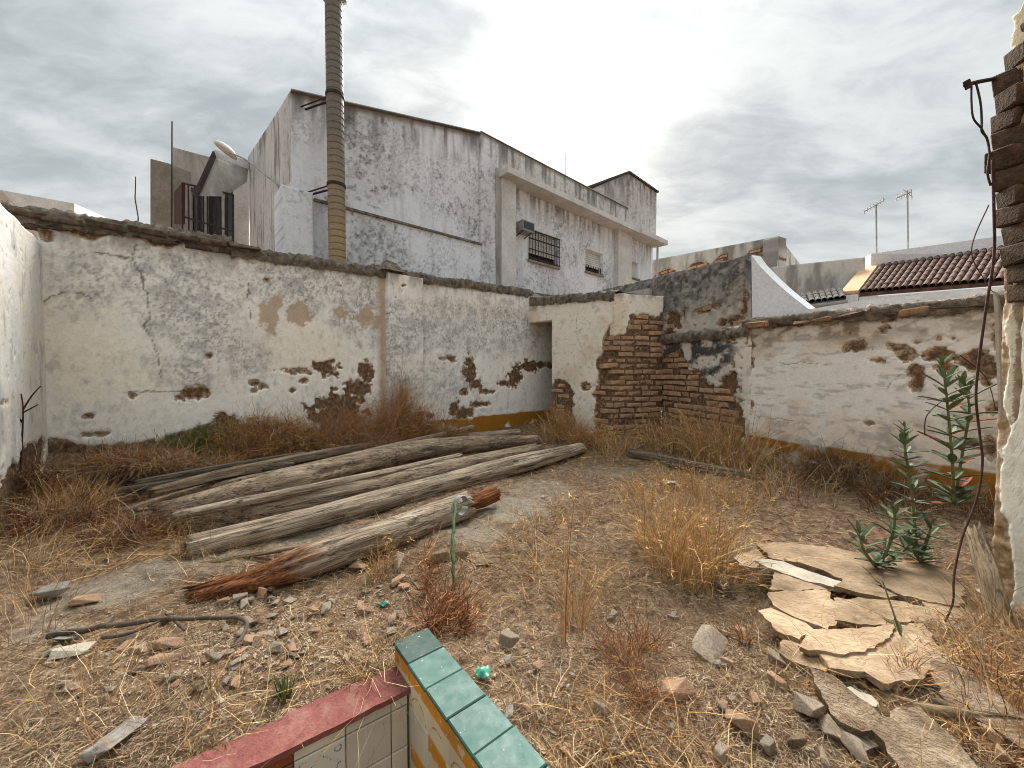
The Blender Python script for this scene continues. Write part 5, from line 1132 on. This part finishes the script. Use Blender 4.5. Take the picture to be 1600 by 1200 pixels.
slab([(1225, 1000), (1262, 1012), (1300, 1030), (1290, 1048), (1245, 1035), (1218, 1018)], .07, .03, 'dull plaster chunk at the front left of the pile', seed=13)
slab([(1440, 935), (1500, 948), (1530, 975), (1500, 1000), (1462, 985)], .09, .03, 'plaster slab at the right end of the pile below the vine', seed=14)
slab([(1455, 990), (1500, 1000), (1520, 1030), (1478, 1040), (1462, 1020)], .06, .03, 'small sunken plaster piece right of the front slab', seed=15)
slab([(1150, 868), (1182, 858), (1196, 872), (1180, 886), (1155, 882)], .06, .02, 'small cream plaster flake left of the pile', seed=16)
slab([(1395, 958), (1425, 965), (1420, 972), (1385, 966)], .118, .012, 'small loose flake on the large plaster slab', seed=12)
M['mason'] = mat_noise('crumbled_masonry', lin(84, 69, 54), lin(136, 115, 92), 13, .97, 1., .02, c3=lin(178, 158, 132), vscale=(.8, 1, 1))
def board(pxs, zc, th, label, seed, tilt=(0, 0), mat='palewood'):
    o = slab(pxs, zc, th, label, mat, tilt, seed); o.name = 'masonry_slab' if mat == 'mason' else 'board'; o['category'] = 'masonry' if mat == 'mason' else 'board'
    A, B = onz(*pxs[0], zc), onz(*pxs[len(pxs)//2], zc); fm = frame(A, unit((B-A)*np.array([1, 1, 0])), unit(np.cross(DOWN, (B-A)*np.array([1, 1, 0]))))
    o.data.transform(fm.inverted()); o.matrix_world = fm; return o
board([(1268, 1050), (1302, 1062), (1340, 1092), (1392, 1130), (1378, 1142), (1330, 1128), (1298, 1108), (1284, 1080)], .15, .035, 'pointed tan masonry slab beside the blocky stone, bottom right', 21, (.1, .1), 'mason')
board([(1408, 1108), (1436, 1108), (1470, 1140), (1512, 1185), (1560, 1240), (1500, 1290), (1450, 1250), (1405, 1190), (1368, 1142)], .16, .035, 'wide crumbling masonry slab in the bottom right corner', 22, (.05, 0), 'mason')
board([(1455, 1048), (1468, 1030), (1500, 1046), (1560, 1090), (1600, 1120), (1600, 1165), (1540, 1125), (1490, 1098)], .13, .03, 'tan masonry slab sticking out from under the front plaster slab', 23, (.12, 0), 'mason')
board([(1300, 1120), (1345, 1140), (1372, 1165), (1352, 1172), (1312, 1142)], .09, .02, 'small dark board end under the pointed board', 24, mat='plank')
# ---------------------------------------------------------------- straw, grasses, weeds
def ribbons(Pts, wid, col):
    """Pts (N,K,3) centre lines, wid (N,) widths, col (N,3)"""
    N_, K, _ = Pts.shape; t = Pts[:, -1]-Pts[:, 0]; s = np.cross(t, RNG.normal(size=(N_, 3))); s /= np.linalg.norm(s, axis=1)[:, None]+1e-9
    taper = np.linspace(1, .35, K); w = wid[:, None, None]*taper[None, :, None]*.5*s[:, None, :]
    V = np.stack([Pts-w, Pts+w], 2).reshape(-1, 3); base = (np.arange(N_)*K*2)[:, None]+(np.arange(K-1)*2)[None]
    F = np.stack([base, base+1, base+3, base+2], -1).reshape(-1, 4)
    C = np.repeat(np.clip(col, 0, 1), K*2, 0); return V, F, C
def blades(B, az, L_, lean0, lean1, wid, col, K=4, wig=0.):
    N_ = len(B); t = np.linspace(0, 1, K); ln = lean0[:, None]+(lean1-lean0)[:, None]*t[None]
    step = (L_/(K-1))[:, None]; a = az[:, None]+ (RNG.normal(size=(N_, K))*wig).cumsum(1)
    dx = np.sin(ln)*np.cos(a)*step; dy = np.sin(ln)*np.sin(a)*step; dz = np.cos(ln)*step
    P = np.zeros((N_, K, 3))
    for i, d in enumerate((dx, dy, dz)): P[:, 1:, i] = np.cumsum(d[:, :-1], 1)
    return ribbons(P+B[:, None, :], wid, col)
STRAW = np.array([lin(212, 172, 108), lin(188, 146, 88), lin(164, 124, 80), lin(206, 180, 132), lin(146, 108, 70)])
GREYST = np.array([lin(168, 144, 116), lin(140, 114, 90), lin(188, 166, 136), lin(118, 92, 70), lin(202, 178, 142)])
RUST = np.array([lin(156, 104, 66), lin(134, 88, 58), lin(182, 132, 86), lin(112, 76, 52)])
GREEN = np.array([lin(74, 88, 46), lin(96, 104, 56), lin(120, 112, 62), lin(58, 74, 40)])
def pick(pal, n): return pal[RNG.integers(0, len(pal), n)]*RNG.uniform(.75, 1.15, (n, 1))
def join(L_):
    V = []; F = []; C = []; k = 0
    for v, f, c in L_: V.append(v); F.append(f+k); C.append(c); k += len(v)
    return np.vstack(V), np.vstack(F), np.vstack(C)
def outside_planter(x, y):
    a = (x-l0[0])*lnorm[0]+(y-l0[1])*lnorm[1]; b_ = -((x-bfl[0])*bside[0]+(y-bfl[1])*bside[1]); return np.minimum(a, b_) < -.02
def litter(n, xr, yr, dens=None, Lr=(.05, .18), wr=(.0012, .003), pal=GREYST, up=.25, pw=1.):
    y = yr[0]+(yr[1]-yr[0])*RNG.random(n)**pw; x = RNG.uniform(-1, 1, n)*(y*1.4+.2)
    ok = (x > xr[0]) & (x < xr[1]); db = (x-LC[0])*PD[0]+(y-LC[1])*PD[1]; ok &= (db > .05)
    ok &= ((x-RA[0])*RIGHT.n[0]+(y-RA[1])*RIGHT.n[1]) > .03
    ok &= outside_planter(x, y)
    ob = (x-bfl[0])*bside[0]+(y-bfl[1])*bside[1]; al = (x-bfl[0])*bdir[0]+(y-bfl[1])*bdir[1]; ok &= ~((ob > -.01) & (ob < BW+.005) & (al > -.0))
    lo = (x-l0[0])*lnorm[0]+(y-l0[1])*lnorm[1]; ok &= ~((lo > -LW*.75) & (lo < .05) & (ob < 0))
    ok &= RNG.random(n) > conc(x, y)*.85
    d = dens(x, y) if dens else np.ones(n); ok &= RNG.random(n) < d
    x, y = x[ok], y[ok]; m_ = len(x); B = np.stack([x, y, gz(x, y)+.004], 1)
    le_ = RNG.uniform(1.15, 1.75, m_)-np.where(RNG.random(m_) < up, RNG.uniform(.2, .8, m_), 0)
    return blades(B, RNG.uniform(0, 6.3, m_), RNG.uniform(*Lr, m_), le_, le_+RNG.uniform(-.2, .7, m_), RNG.uniform(*wr, m_), pick(pal, m_), 5, .35)
def right_dense(x, y): return .34+.66*sstep(-.15, .25, x+.0*y+(fbm(x*2, y*2, 3, 401)-.5)*.6)+.6*sstep(1.15, .95, y)*sstep(-.35, -.8, x)
def patchy(x, y): return right_dense(x, y)*sstep(.40, .62, fbm(x*3, y*3, 3, 404))
Ls = [litter(120000, (-1.9, 2.3), (.6, 2.3), right_dense, (.015, .06), (.0010, .0030), GREYST*.8, .15, 1.),
      litter(26000, (-1.6, 2.2), (.6, 2.2), right_dense, (.03, .12), (.0008, .0018), GREYST, .25, 1.),
      litter(13000, (-1.6, 2.2), (.6, 2.2), patchy, (.06, .22), (.0012, .0028), STRAW*1.1, .35, 1.),
      litter(9000, (-1.6, 2.2), (.6, 2.2), patchy, (.02, .08), (.0014, .0034), RUST, .3, 1.),
      litter(46000, (-4.5, 3.6), (1.9, 6.8), lambda x, y: .3+.7*sstep(.4, .62, fbm(x*1.1, y*1.1, 3, 402)), (.03, .12), (.002, .0045), GREYST*.85, .2),
      litter(18000, (-4.5, 3.6), (1.9, 6.8), lambda x, y: sstep(.45, .62, fbm(x*1.3, y*1.3, 3, 403)), (.06, .24), (.002, .004), STRAW*1.1, .6)]
V, F, C = join(Ls); o = mk('straw_litter', V, F, M['straw'], None, False, {'col': C}); tag(o, 'tangled dry straw and stem litter covering the ground', 'straw', None, 'stuff')
def tussock(name, label, spots, n, Lr, pal, wr, spread=.5, droop=.9, cat='dry grass', heads=0., wig=.12, K=5, group=None, kind='thing'):
    Ls = []
    for (px, py, rad) in spots:
        q = onz(px, py, .05)
        for _ in range(3): q = onz(px, py, float(gz(q[0], q[1])))
        a = RNG.uniform(0, 6.3, n); r = rad*np.sqrt(RNG.random(n)); x = q[0]+r*np.cos(a); y = q[1]+r*np.sin(a)
        B = np.stack([x, y, gz(x, y)-.005], 1); az = a+RNG.normal(size=n)*.9; L_ = RNG.uniform(*Lr, n); l0_ = np.abs(RNG.normal(size=n))*spread*.6
        Ls.append(blades(B, az, L_, l0_, l0_+np.abs(RNG.normal(size=n))*droop, RNG.uniform(*wr, n), pick(pal, n), K, wig))
        if heads:
            v = Ls[-1][0].reshape(n, K, 2, 3).mean(2)[:, -1]; hsel = RNG.random(n) < heads; hb = v[hsel]; m_ = len(hb)
            for _ in range(4):
                Ls.append(blades(hb-np.array([0, 0, .01])*RNG.random((m_, 1))*3, RNG.uniform(0, 6.3, m_), RNG.uniform(.015, .035, m_), RNG.uniform(.6, 2., m_), RNG.uniform(1.5, 2.6, m_), RNG.uniform(.003, .006, m_), pick(pal, m_)*1.1, 3))
    V, F, C = join(Ls); o = mk(name, V, F, M['straw'], None, False, {'col': C}); tag(o, label, cat, group, kind); return o
T = tussock
T('straw_tuft', 'tallest golden straw tuft in the middle right, left of the plaster slabs', [(1055, 905, .10), (1090, 912, .09), (1020, 850, .10), (1100, 860, .14), (1040, 880, .12), (1075, 820, .14), (1130, 900, .12)], 150, (.14, .54), np.vstack([STRAW, STRAW, RUST[2:3]]), (.0016, .0042), .75, 1.0, heads=.3, wig=.2)
T('straw_tuft', 'golden straw patch behind the tallest tuft, before the half buried plank', [(1000, 785, .16), (1060, 768, .2), (1110, 778, .2), (1160, 790, .2)], 110, (.10, .38), STRAW, (.002, .005), .7, 1.1, heads=.3, wig=.2)
T('straw_tuft', 'spreading pale straw tuft right of the green bench', [(905, 960, .05), (900, 985, .05)], 60, (.10, .36), STRAW, (.0014, .0032), 1.0, .7, wig=.15)
T('straw_tuft', 'small dry tuft against the front log', [(590, 905, .05), (600, 885, .05)], 60, (.08, .24), STRAW, (.0014, .0028), .7, .9, heads=.2, wig=.2)
T('straw_tuft', 'dense hanging straw mound below the black buttress wall', [(1090, 704, .22), (1120, 708, .22), (1145, 714, .2), (1060, 702, .2), (1030, 698, .2), (1110, 722, .25), (1160, 730, .2)], 200, (.22, .72), np.vstack([STRAW, STRAW, GREYST[:2]]), (.004, .009), .6, 1.7, heads=.2, wig=.2)
T('straw_tuft', 'dry straw along the foot of the brick outhouse', [(880, 678, .3), (920, 690, .3), (960, 698, .3), (860, 690, .2)], 130, (.2, .5), np.vstack([STRAW, RUST[2:3]]), (.004, .008), .7, 1.2, heads=.3, wig=.2)
T('straw_tuft', 'brown straw thicket along the right wall foot', [(1190, 722, .2), (1225, 730, .2), (1265, 742, .2), (1310, 756, .2), (1370, 776, .2), (1250, 775, .3), (1200, 762, .3)], 170, (.12, .36), np.vstack([STRAW, GREYST, GREYST*.6]), (.003, .006), .8, 1.3, wig=.25)
T('straw_tuft', 'straw thicket in the shade below the oleander by the right wall', [(1420, 775, .2), (1480, 790, .2), (1530, 800, .2), (1400, 800, .2), (1560, 800, .15)], 130, (.10, .30), np.vstack([GREYST*.7, RUST*.7]), (.003, .005), .8, 1.3, wig=.3)  # dimmed straw palettes put the oleander's shade into the colour
T('straw_tuft', 'light yellow drooping grass clump at the left end of the pile', [(115, 762, .14), (135, 748, .12), (95, 775, .12)], 170, (.12, .30), STRAW*1.1, (.0025, .005), .6, 1.8, wig=.15)
T('straw_tuft', 'brown weedy grass in the left corner', [(90, 735, .22), (60, 785, .18), (50, 840, .18), (110, 728, .2)], 120, (.06, .26), np.vstack([STRAW, RUST, GREYST, RUST*.6]), (.002, .0045), .9, 1.2, wig=.4)
T('straw_tuft', 'grass tangle at the left picture edge below the side wall', [(30, 890, .12), (60, 950, .12), (20, 1000, .12), (90, 900, .1)], 60, (.06, .30), np.vstack([STRAW, GREYST]), (.0014, .003), .9, 1., wig=.3)
T('straw_tuft', 'tangled yellow straw above the red ledge, bottom left', [(200, 1100, .1), (280, 1120, .1), (110, 1110, .12), (60, 1160, .12), (200, 1170, .1), (340, 1090, .08)], 34, (.08, .28), np.vstack([STRAW, GREYST]), (.0010, .0024), 1.35, .6, wig=.35)
for lb, q, n_ in (('sparse straw stems at the right end of the front logs', (925, 745, .16), 34), ('few pale stems standing on the bare concrete patch', (880, 775, .12), 22), ('sparse stems right of the bare concrete patch', (905, 815, .16), 30), ('low stems below the bare concrete patch', (850, 840, .14), 26)):
    T('straw_tuft', lb, [q], n_, (.08, .36), STRAW, (.0018, .004), .6, .9, heads=.4, wig=.2)
for lb, q in (('dry grass tuft in the gap under the highest log', (560, 760, .08)), ('dry grass at the right ends of the logs', (800, 705, .15)), ('few dry blades behind the highest log', (660, 720, .12)), ('dry grass at the left end of the highest log', (300, 800, .08))):
    T('straw_tuft', lb, [q], 50, (.08, .22), STRAW, (.002, .004), .8, 1.2, wig=.2)
T('straw_tuft', 'thin dry grass over the pale log end', [(300, 870, .1), (340, 880, .12), (250, 850, .12)], 30, (.12, .34), STRAW, (.0012, .0024), 1.0, .9, wig=.3)
T('straw_tuft', 'straw at the bottom right corner below the leaning board', [(1570, 1040, .10), (1550, 1090, .1), (1590, 1120, .1), (1570, 980, .1)], 50, (.08, .30), np.vstack([STRAW, RUST, GREYST]), (.0014, .003), .8, .9, wig=.3)
for lb, q in (('loose straw wisps right of the green scrap', (960, 1060, .10)), ('loose straw wisps over the orange masonry lump', (1130, 1140, .10)), ('loose straw wisps left of the blocky tan stone', (1200, 1090, .08)), ('loose straw wisps at the bottom edge right of the bench', (1000, 1170, .10)), ('loose straw wisps by the wide dull stone', (1140, 990, .10))):
    T('straw_tuft', lb, [q], 24, (.08, .26), STRAW, (.0010, .0022), 1.3, .6, wig=.35)
T('weed', 'tall dead weed stalk with pale seeds rising at centre right', [(880, 1010, .012)], 14, (.3, .66), np.vstack([RUST, STRAW]), (.002, .004), .10, .15, cat='dead weed', heads=1.)
T('weed', 'curled rust weed left of the plaster slabs', [(1165, 1010, .02)], 26, (.05, .14), RUST, (.003, .006), .4, 1.6, cat='dead weed', wig=.4)
T('weed', 'rust dry weed hanging on the front plaster slab', [(1412, 1050, .03), (1425, 1062, .02)], 60, (.03, .12), RUST*1.25, (.002, .004), .9, 1.2, cat='dead weed', wig=.6)
T('weed', 'brown dead weeds in the bottom right corner', [(1560, 1180, .08), (1590, 1080, .08), (1575, 1130, .08)], 70, (.04, .16), np.vstack([RUST, STRAW]), (.002, .005), .8, 1.2, cat='dead weed', wig=.6)
T('weed', 'small green sprout growing beside the red ledge', [(445, 1092, .016)], 22, (.04, .085), GREEN, (.006, .010), .3, .5, cat='sprout')
def bush(name, label, spots, n, pal, seg, wr, cat='dead bush', pw=.45, up=0.):
    """tangled twiggy mound: random walks inside flattened domes"""
    Ls = []
    for (px, py, rx, h) in spots:
        q = onz(px, py, .15)
        for _ in range(3): q = onz(px, py, float(gz(q[0], q[1])))
        d = RNG.normal(size=(n, 3)); d /= np.linalg.norm(d, axis=1)[:, None]; d[:, 2] = np.abs(d[:, 2]); rr_ = RNG.random(n)**pw
        B = np.stack([q[0]+d[:, 0]*rx*rr_*1.0, q[1]+d[:, 1]*rx*.6*rr_, q[2]+d[:, 2]*h*rr_], 1)
        db = (B[:, 0]-LC[0])*PD[0]+(B[:, 1]-LC[1])*PD[1]; B += PD[None]*np.clip(.08-db, 0, 9)[:, None]
        K = 6; st = RNG.normal(size=(n, K-1, 3))*seg*.55+RNG.normal(size=(n, 1, 3))*seg*.7+np.array([0, 0, up*seg]); P = np.zeros((n, K, 3)); P[:, 1:] = np.cumsum(st, 1)
        Ls.append(ribbons(P+B[:, None], RNG.uniform(*wr, n), pick(pal, n)))
    V, F, C = join(Ls); o = mk(name, V, F, M['straw'], None, False, {'col': C}); tag(o, label, cat, None, 'thing'); return o
RUSTL = np.vstack([RUST*1.3, STRAW[1:3], STRAW[1:3]*.9, GREYST[:2]])
bush('dead_bush', 'big rust coloured tangle of dead weeds heaped against the back wall', [(620, 703, .34, .72), (650, 700, .28, .55), (590, 706, .4, .55), (545, 710, .4, .40), (490, 714, .4, .32), (690, 697, .3, .25), (560, 718, .5, .2), (630, 690, .12, .85)], 1500, np.vstack([RUSTL, RUST[:2], GREYST[1:2]]), .055, (.0022, .0045), pw=.6, up=.3)
bush('dead_bush', 'brown and olive weed mound at the wall foot left of the rust heap', [(400, 706, .32, .38), (440, 706, .3, .36), (370, 709, .3, .28), (470, 710, .3, .28)], 2600, np.vstack([RUSTL, GREEN[2:3]*1.2, STRAW[2:3], GREEN[1:2]]), .026, (.003, .006), pw=.5)
bush('weed_patch', 'low green weed patch at the wall foot on the left', [(300, 709, .25, .15), (338, 706, .25, .22), (268, 713, .2, .09), (360, 704, .15, .28)], 2400, GREEN*1.15, .018, (.003, .007), 'weeds')
bush('dead_bush', 'brown leaf litter mound between wall foot and beams', [(250, 722, .35, .04), (330, 728, .3, .04), (190, 722, .3, .05)], 1600, np.vstack([RUSTL, GREYST]), .022, (.003, .006))
bush('dead_bush', 'dark tangled brush in the left corner by the side wall', [(55, 765, .2, .18), (130, 812, .2, .05), (180, 845, .25, .04), (60, 830, .2, .10), (230, 835, .2, .04)], 900, np.vstack([RUST, GREYST, RUST*.6, RUST*.5]), .03, (.0018, .004))
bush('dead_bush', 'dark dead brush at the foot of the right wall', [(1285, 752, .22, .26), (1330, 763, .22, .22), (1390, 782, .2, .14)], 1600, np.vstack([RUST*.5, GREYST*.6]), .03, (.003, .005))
bush('dead_bush', 'reddish dead seed stalks in front of the outhouse corner', [(880, 690, .22, .45), (910, 700, .2, .3), (865, 680, .10, .5)], 600, np.vstack([RUSTL, STRAW]), .04, (.003, .006), pw=.7, up=.5)
bush('dead_bush', 'rust brown dead weed at the far end of the green bench', [(690, 975, .05, .18), (705, 960, .06, .12), (675, 990, .05, .08), (725, 985, .05, .08), (668, 930, .02, .26)], 150, np.vstack([RUST, RUST*1.3, RUST*.6]), .022, (.0022, .005), 'dead weed', pw=.7, up=.4)
bush('dead_bush', 'rust brown weed patch in the litter right of the bench', [(985, 1050, .10, .04), (1000, 1100, .08, .04), (960, 1020, .08, .03), (1010, 1020, .06, .06)], 130, np.vstack([RUST, RUST*.7]), .02, (.0014, .003), 'dead weed', pw=.6, up=.4)
bush('dead_bush', 'straw and dead leaves collected in the tiled planter', [(600, 1190, .06, .05), (560, 1225, .07, .05), (615, 1150, .05, .09)], 420, np.vstack([RUST, GREYST]), .02, (.002, .004), 'dead weed')
bush('dead_bush', 'dry roots and stalks spilling over the end of the red ledge', [(600, 1055, .06, .05), (570, 1062, .05, .03)], 160, np.vstack([GREYST, STRAW]), .03, (.0014, .0026), 'dead weed')
# bare twigs on the left wall, climbing stem and oleander
def twigs(name, label, paths, r, mat='vine', cat='stem', Y=None):
    b = MB()
    for p in paths: Q = smoothpath([at(*q) for q in p], 6*len(p)); b.tube(Q, list(np.linspace(r, r*.55, len(Q))), 7)
    o = b.build(name, M[mat], None, True); tag(o, label, cat, None, 'thing'); return o
twigs('dead_twig', 'bare branching dead twig standing against the left side wall', [[(28, 800, 2.75), (34, 700, 2.75), (36, 640, 2.75), (33, 615, 2.75)], [(35, 660, 2.75), (18, 640, 2.75), (14, 655, 2.8)], [(36, 640, 2.75), (50, 618, 2.8), (64, 603, 2.85)], [(35, 645, 2.75), (60, 632, 2.8)], [(30, 720, 2.75), (15, 690, 2.75)]], .006)
twigs('climbing_stem', 'long dark bare vine stem hanging down along the right edge to the slabs', [[(1551, 250, 1.74), (1553, 330, 1.72), (1553, 400, 1.70), (1541, 480, 1.68), (1530, 560, 1.66), (1525, 620, 1.64), (1531, 680, 1.62), (1535, 725, 1.60), (1526, 780, 1.57), (1505, 835, 1.54), (1494, 880, 1.51), (1490, 910, 1.49), (1488, 945, 1.47), (1466, 993, 1.44)]], .0055)
twigs('thin_vine', 'thin curling tendril in front of the right wall', [[(1545, 320, 2.2), (1518, 390, 2.2), (1540, 440, 2.2), (1570, 480, 2.2)], [(1500, 555, 2.2), (1540, 590, 2.2), (1556, 640, 2.2)], [(1445, 680, 2.2), (1448, 650, 2.2), (1475, 625, 2.2), (1500, 622, 2.2)]], .003)
def leafmesh(mat):
    V = []; F = []; n = 7
    for i in range(n):
        t = i/(n-1); w = .5*math.sin(math.pi*min(1, t*.96+.03))**.8*.28
        V += [(t, -w, .03*math.sin(t*3)-.10*t*t+.03), (t, 0, .0-.10*t*t), (t, w, .03*math.sin(t*3)-.10*t*t+.03)]
    for i in range(n-1):
        for k in range(2): F.append((i*3+k, (i+1)*3+k, (i+1)*3+k+1, i*3+k+1))
    return mesh_only('leaf', (V, F), M[mat])
LEAF = leafmesh('green_leaf'); DLEAF = leafmesh('red_leaf')
def oleander(label, stems, seed, L_=.13, dens=.045, dead=0., name='oleander'):
    r = random.Random(seed); p0 = at(*stems[0][0]); t = thing(name, label, 'shrub', p0)
    for s in stems:
        Q = smoothpath([at(*q) for q in s], 14); b = MB(); b.tube(Q, list(np.linspace(.008, .004, 14)), 7); b.build('stem', M['stem'], t, True)
        ln = np.linalg.norm(np.diff(Q, axis=0), axis=1).sum(); n = int(ln/dens); a = r.uniform(0, 6)
        for k in range(n):
            f = k/max(1, n-1); P = Q[min(13, int(f*13))]; up_ = unit(Q[min(13, int(f*13)+1)]-Q[max(0, int(f*13)-1)])
            for j in range(3):
                th = a+j*2.1+r.uniform(-.3, .3); el = r.uniform(.2, .75)+.5*f*(f > .75); d = unit([math.cos(th)*math.cos(el), math.sin(th)*math.cos(el), math.sin(el)]); sd_ = unit(np.cross(DOWN, d)); nz_ = np.cross(d, sd_)
                sc = L_*r.uniform(.65, 1.1)*(.65 if f > .85 else 1)
                dd = r.random() < dead*(1-f)*1.6
                inst('leaf', DLEAF if dd else LEAF, Matrix(((d[0]*sc, sd_[0]*sc, nz_[0]*sc, P[0]), (d[1]*sc, sd_[1]*sc, nz_[1]*sc, P[1]), (d[2]*sc, sd_[2]*sc, nz_[2]*sc, P[2]), (0, 0, 0, 1))), t)
            a += 1.05
oleander('tall leafy oleander before the right wall, rightmost of the green shrubs', [[(1490, 790, 2.15), (1488, 720, 2.15), (1482, 650, 2.15), (1478, 610, 2.15), (1473, 570, 2.15)], [(1492, 780, 2.2), (1505, 700, 2.2), (1515, 640, 2.2), (1505, 600, 2.2)]], 3, .15, .045, .2)
oleander('upright narrow oleander, middle of the green shrubs', [[(1432, 868, 1.95), (1428, 800, 1.95), (1420, 740, 1.98), (1414, 700, 2.0), (1413, 668, 2.0)], [(1440, 868, 1.92), (1450, 840, 1.9), (1455, 820, 1.9)]], 5, .09, .026, .08)
oleander('low spreading oleander behind the plaster slabs, leftmost of the green shrubs', [[(1372, 885, 1.85), (1390, 850, 1.85), (1398, 815, 1.85), (1395, 790, 1.85)], [(1368, 885, 1.84), (1350, 860, 1.84), (1343, 835, 1.84)], [(1378, 885, 1.86), (1410, 862, 1.88), (1425, 845, 1.88)], [(1440, 880, 1.9), (1425, 850, 1.9), (1430, 815, 1.9)]], 7, .10, .028, .05)
sp = thing('sprig', 'single drooping green sprig with few leaves over the front plaster slab', 'sprig', at(1412, 1045, 1.35))
Q = smoothpath([at(1416, 1045, 1.36), at(1412, 1010, 1.36), at(1402, 975, 1.36), at(1390, 940, 1.37), at(1378, 905, 1.4)], 14); MB().tube(Q, list(np.linspace(.004, .002, 14)), 6).build('stem', M['stem'], sp, True)
for k, (i_, th, el) in enumerate(((3, 2.2, -.9), (4, .6, -.6), (4, 3.6, -.7), (5, 1.2, .8), (6, 3.0, .6), (2, .2, -.8), (3, 4.3, -.8))):
    d = unit([math.cos(th)*math.cos(el), math.sin(th)*math.cos(el), math.sin(el)]); s_ = unit(np.cross(DOWN, d)); z_ = np.cross(d, s_); sc = .055; P = Q[i_]
    inst('leaf', LEAF, Matrix(((d[0]*sc, s_[0]*sc*1.5, z_[0]*sc, P[0]), (d[1]*sc, s_[1]*sc*1.5, z_[1]*sc, P[1]), (d[2]*sc, s_[2]*sc*1.5, z_[2]*sc, P[2]), (0, 0, 0, 1))), sp)
# green rope tied on the front log, plastic scraps
rp_ = thing('rope', 'green strap of twisted twine hanging upright from the front log end', 'rope', at(708, 935, 1.75))
b = MB(); Q = smoothpath([at(708, 932, 1.80), at(709, 900, 1.85), at(707, 860, 1.95), at(709, 820, 2.1), at(712, 785, 2.3)], 30)
b.tube(Q+np.stack([.003*np.sin(np.arange(30)*1.3), np.zeros(30), np.zeros(30)], 1), list(.009+.0025*np.sin(np.arange(30)*2.3)), 8); b.build('strap', M['rope'], rp_, True)
b = MB(); c0 = at(716, 790, 2.42)
for k in range(3):
    b.tube([c0+np.array([.05*math.cos(a)*.6+k*.012, .05*math.cos(a), .06*math.sin(a)]) for a in np.linspace(.2, 5.9, 18)], .006, 6)
b.build('knot_loop', M['metal'], rp_, True)
def scrap(px, py, w, label, seed):
    r = random.Random(seed); q = onz(px, py, .1)
    for _ in range(3): q = onz(px, py, float(gz(q[0], q[1])))
    s = w/600*q[1]/2; n = 7; V = []; F = []
    for i in range(n):
        for j in range(n):
            u_, v_ = i/(n-1)*2-1, j/(n-1)*2-1; V.append((q[0]+u_*s*(1-.3*abs(v_)), q[1]+v_*s*.8, q[2]+.012+s*(.5*math.sin(u_*2.2+seed)*math.cos(v_*1.8)+r.uniform(-.18, .18)+.4)))
    for i in range(n-1):
        for j in range(n-1): F.append((i*n+j, (i+1)*n+j, (i+1)*n+j+1, i*n+j+1))
    k = len(V); V += [(x, y, z-.002) for x, y, z in V]; F += [tuple(k+i for i in f)[::-1] for f in F]
    o = mk('plastic_scrap', V, F, M['green_plastic'], None, True); tag(o, label, 'plastic scrap', None, 'thing')
scrap(755, 1060, 26, 'crumpled shiny green plastic scrap right of the green bench', 2)
scrap(606, 1192, 34, 'turquoise plastic piece lying in the tiled planter', 4)
scrap(599, 950, 14, 'tiny pale green plastic scrap on the bare soil', 6)
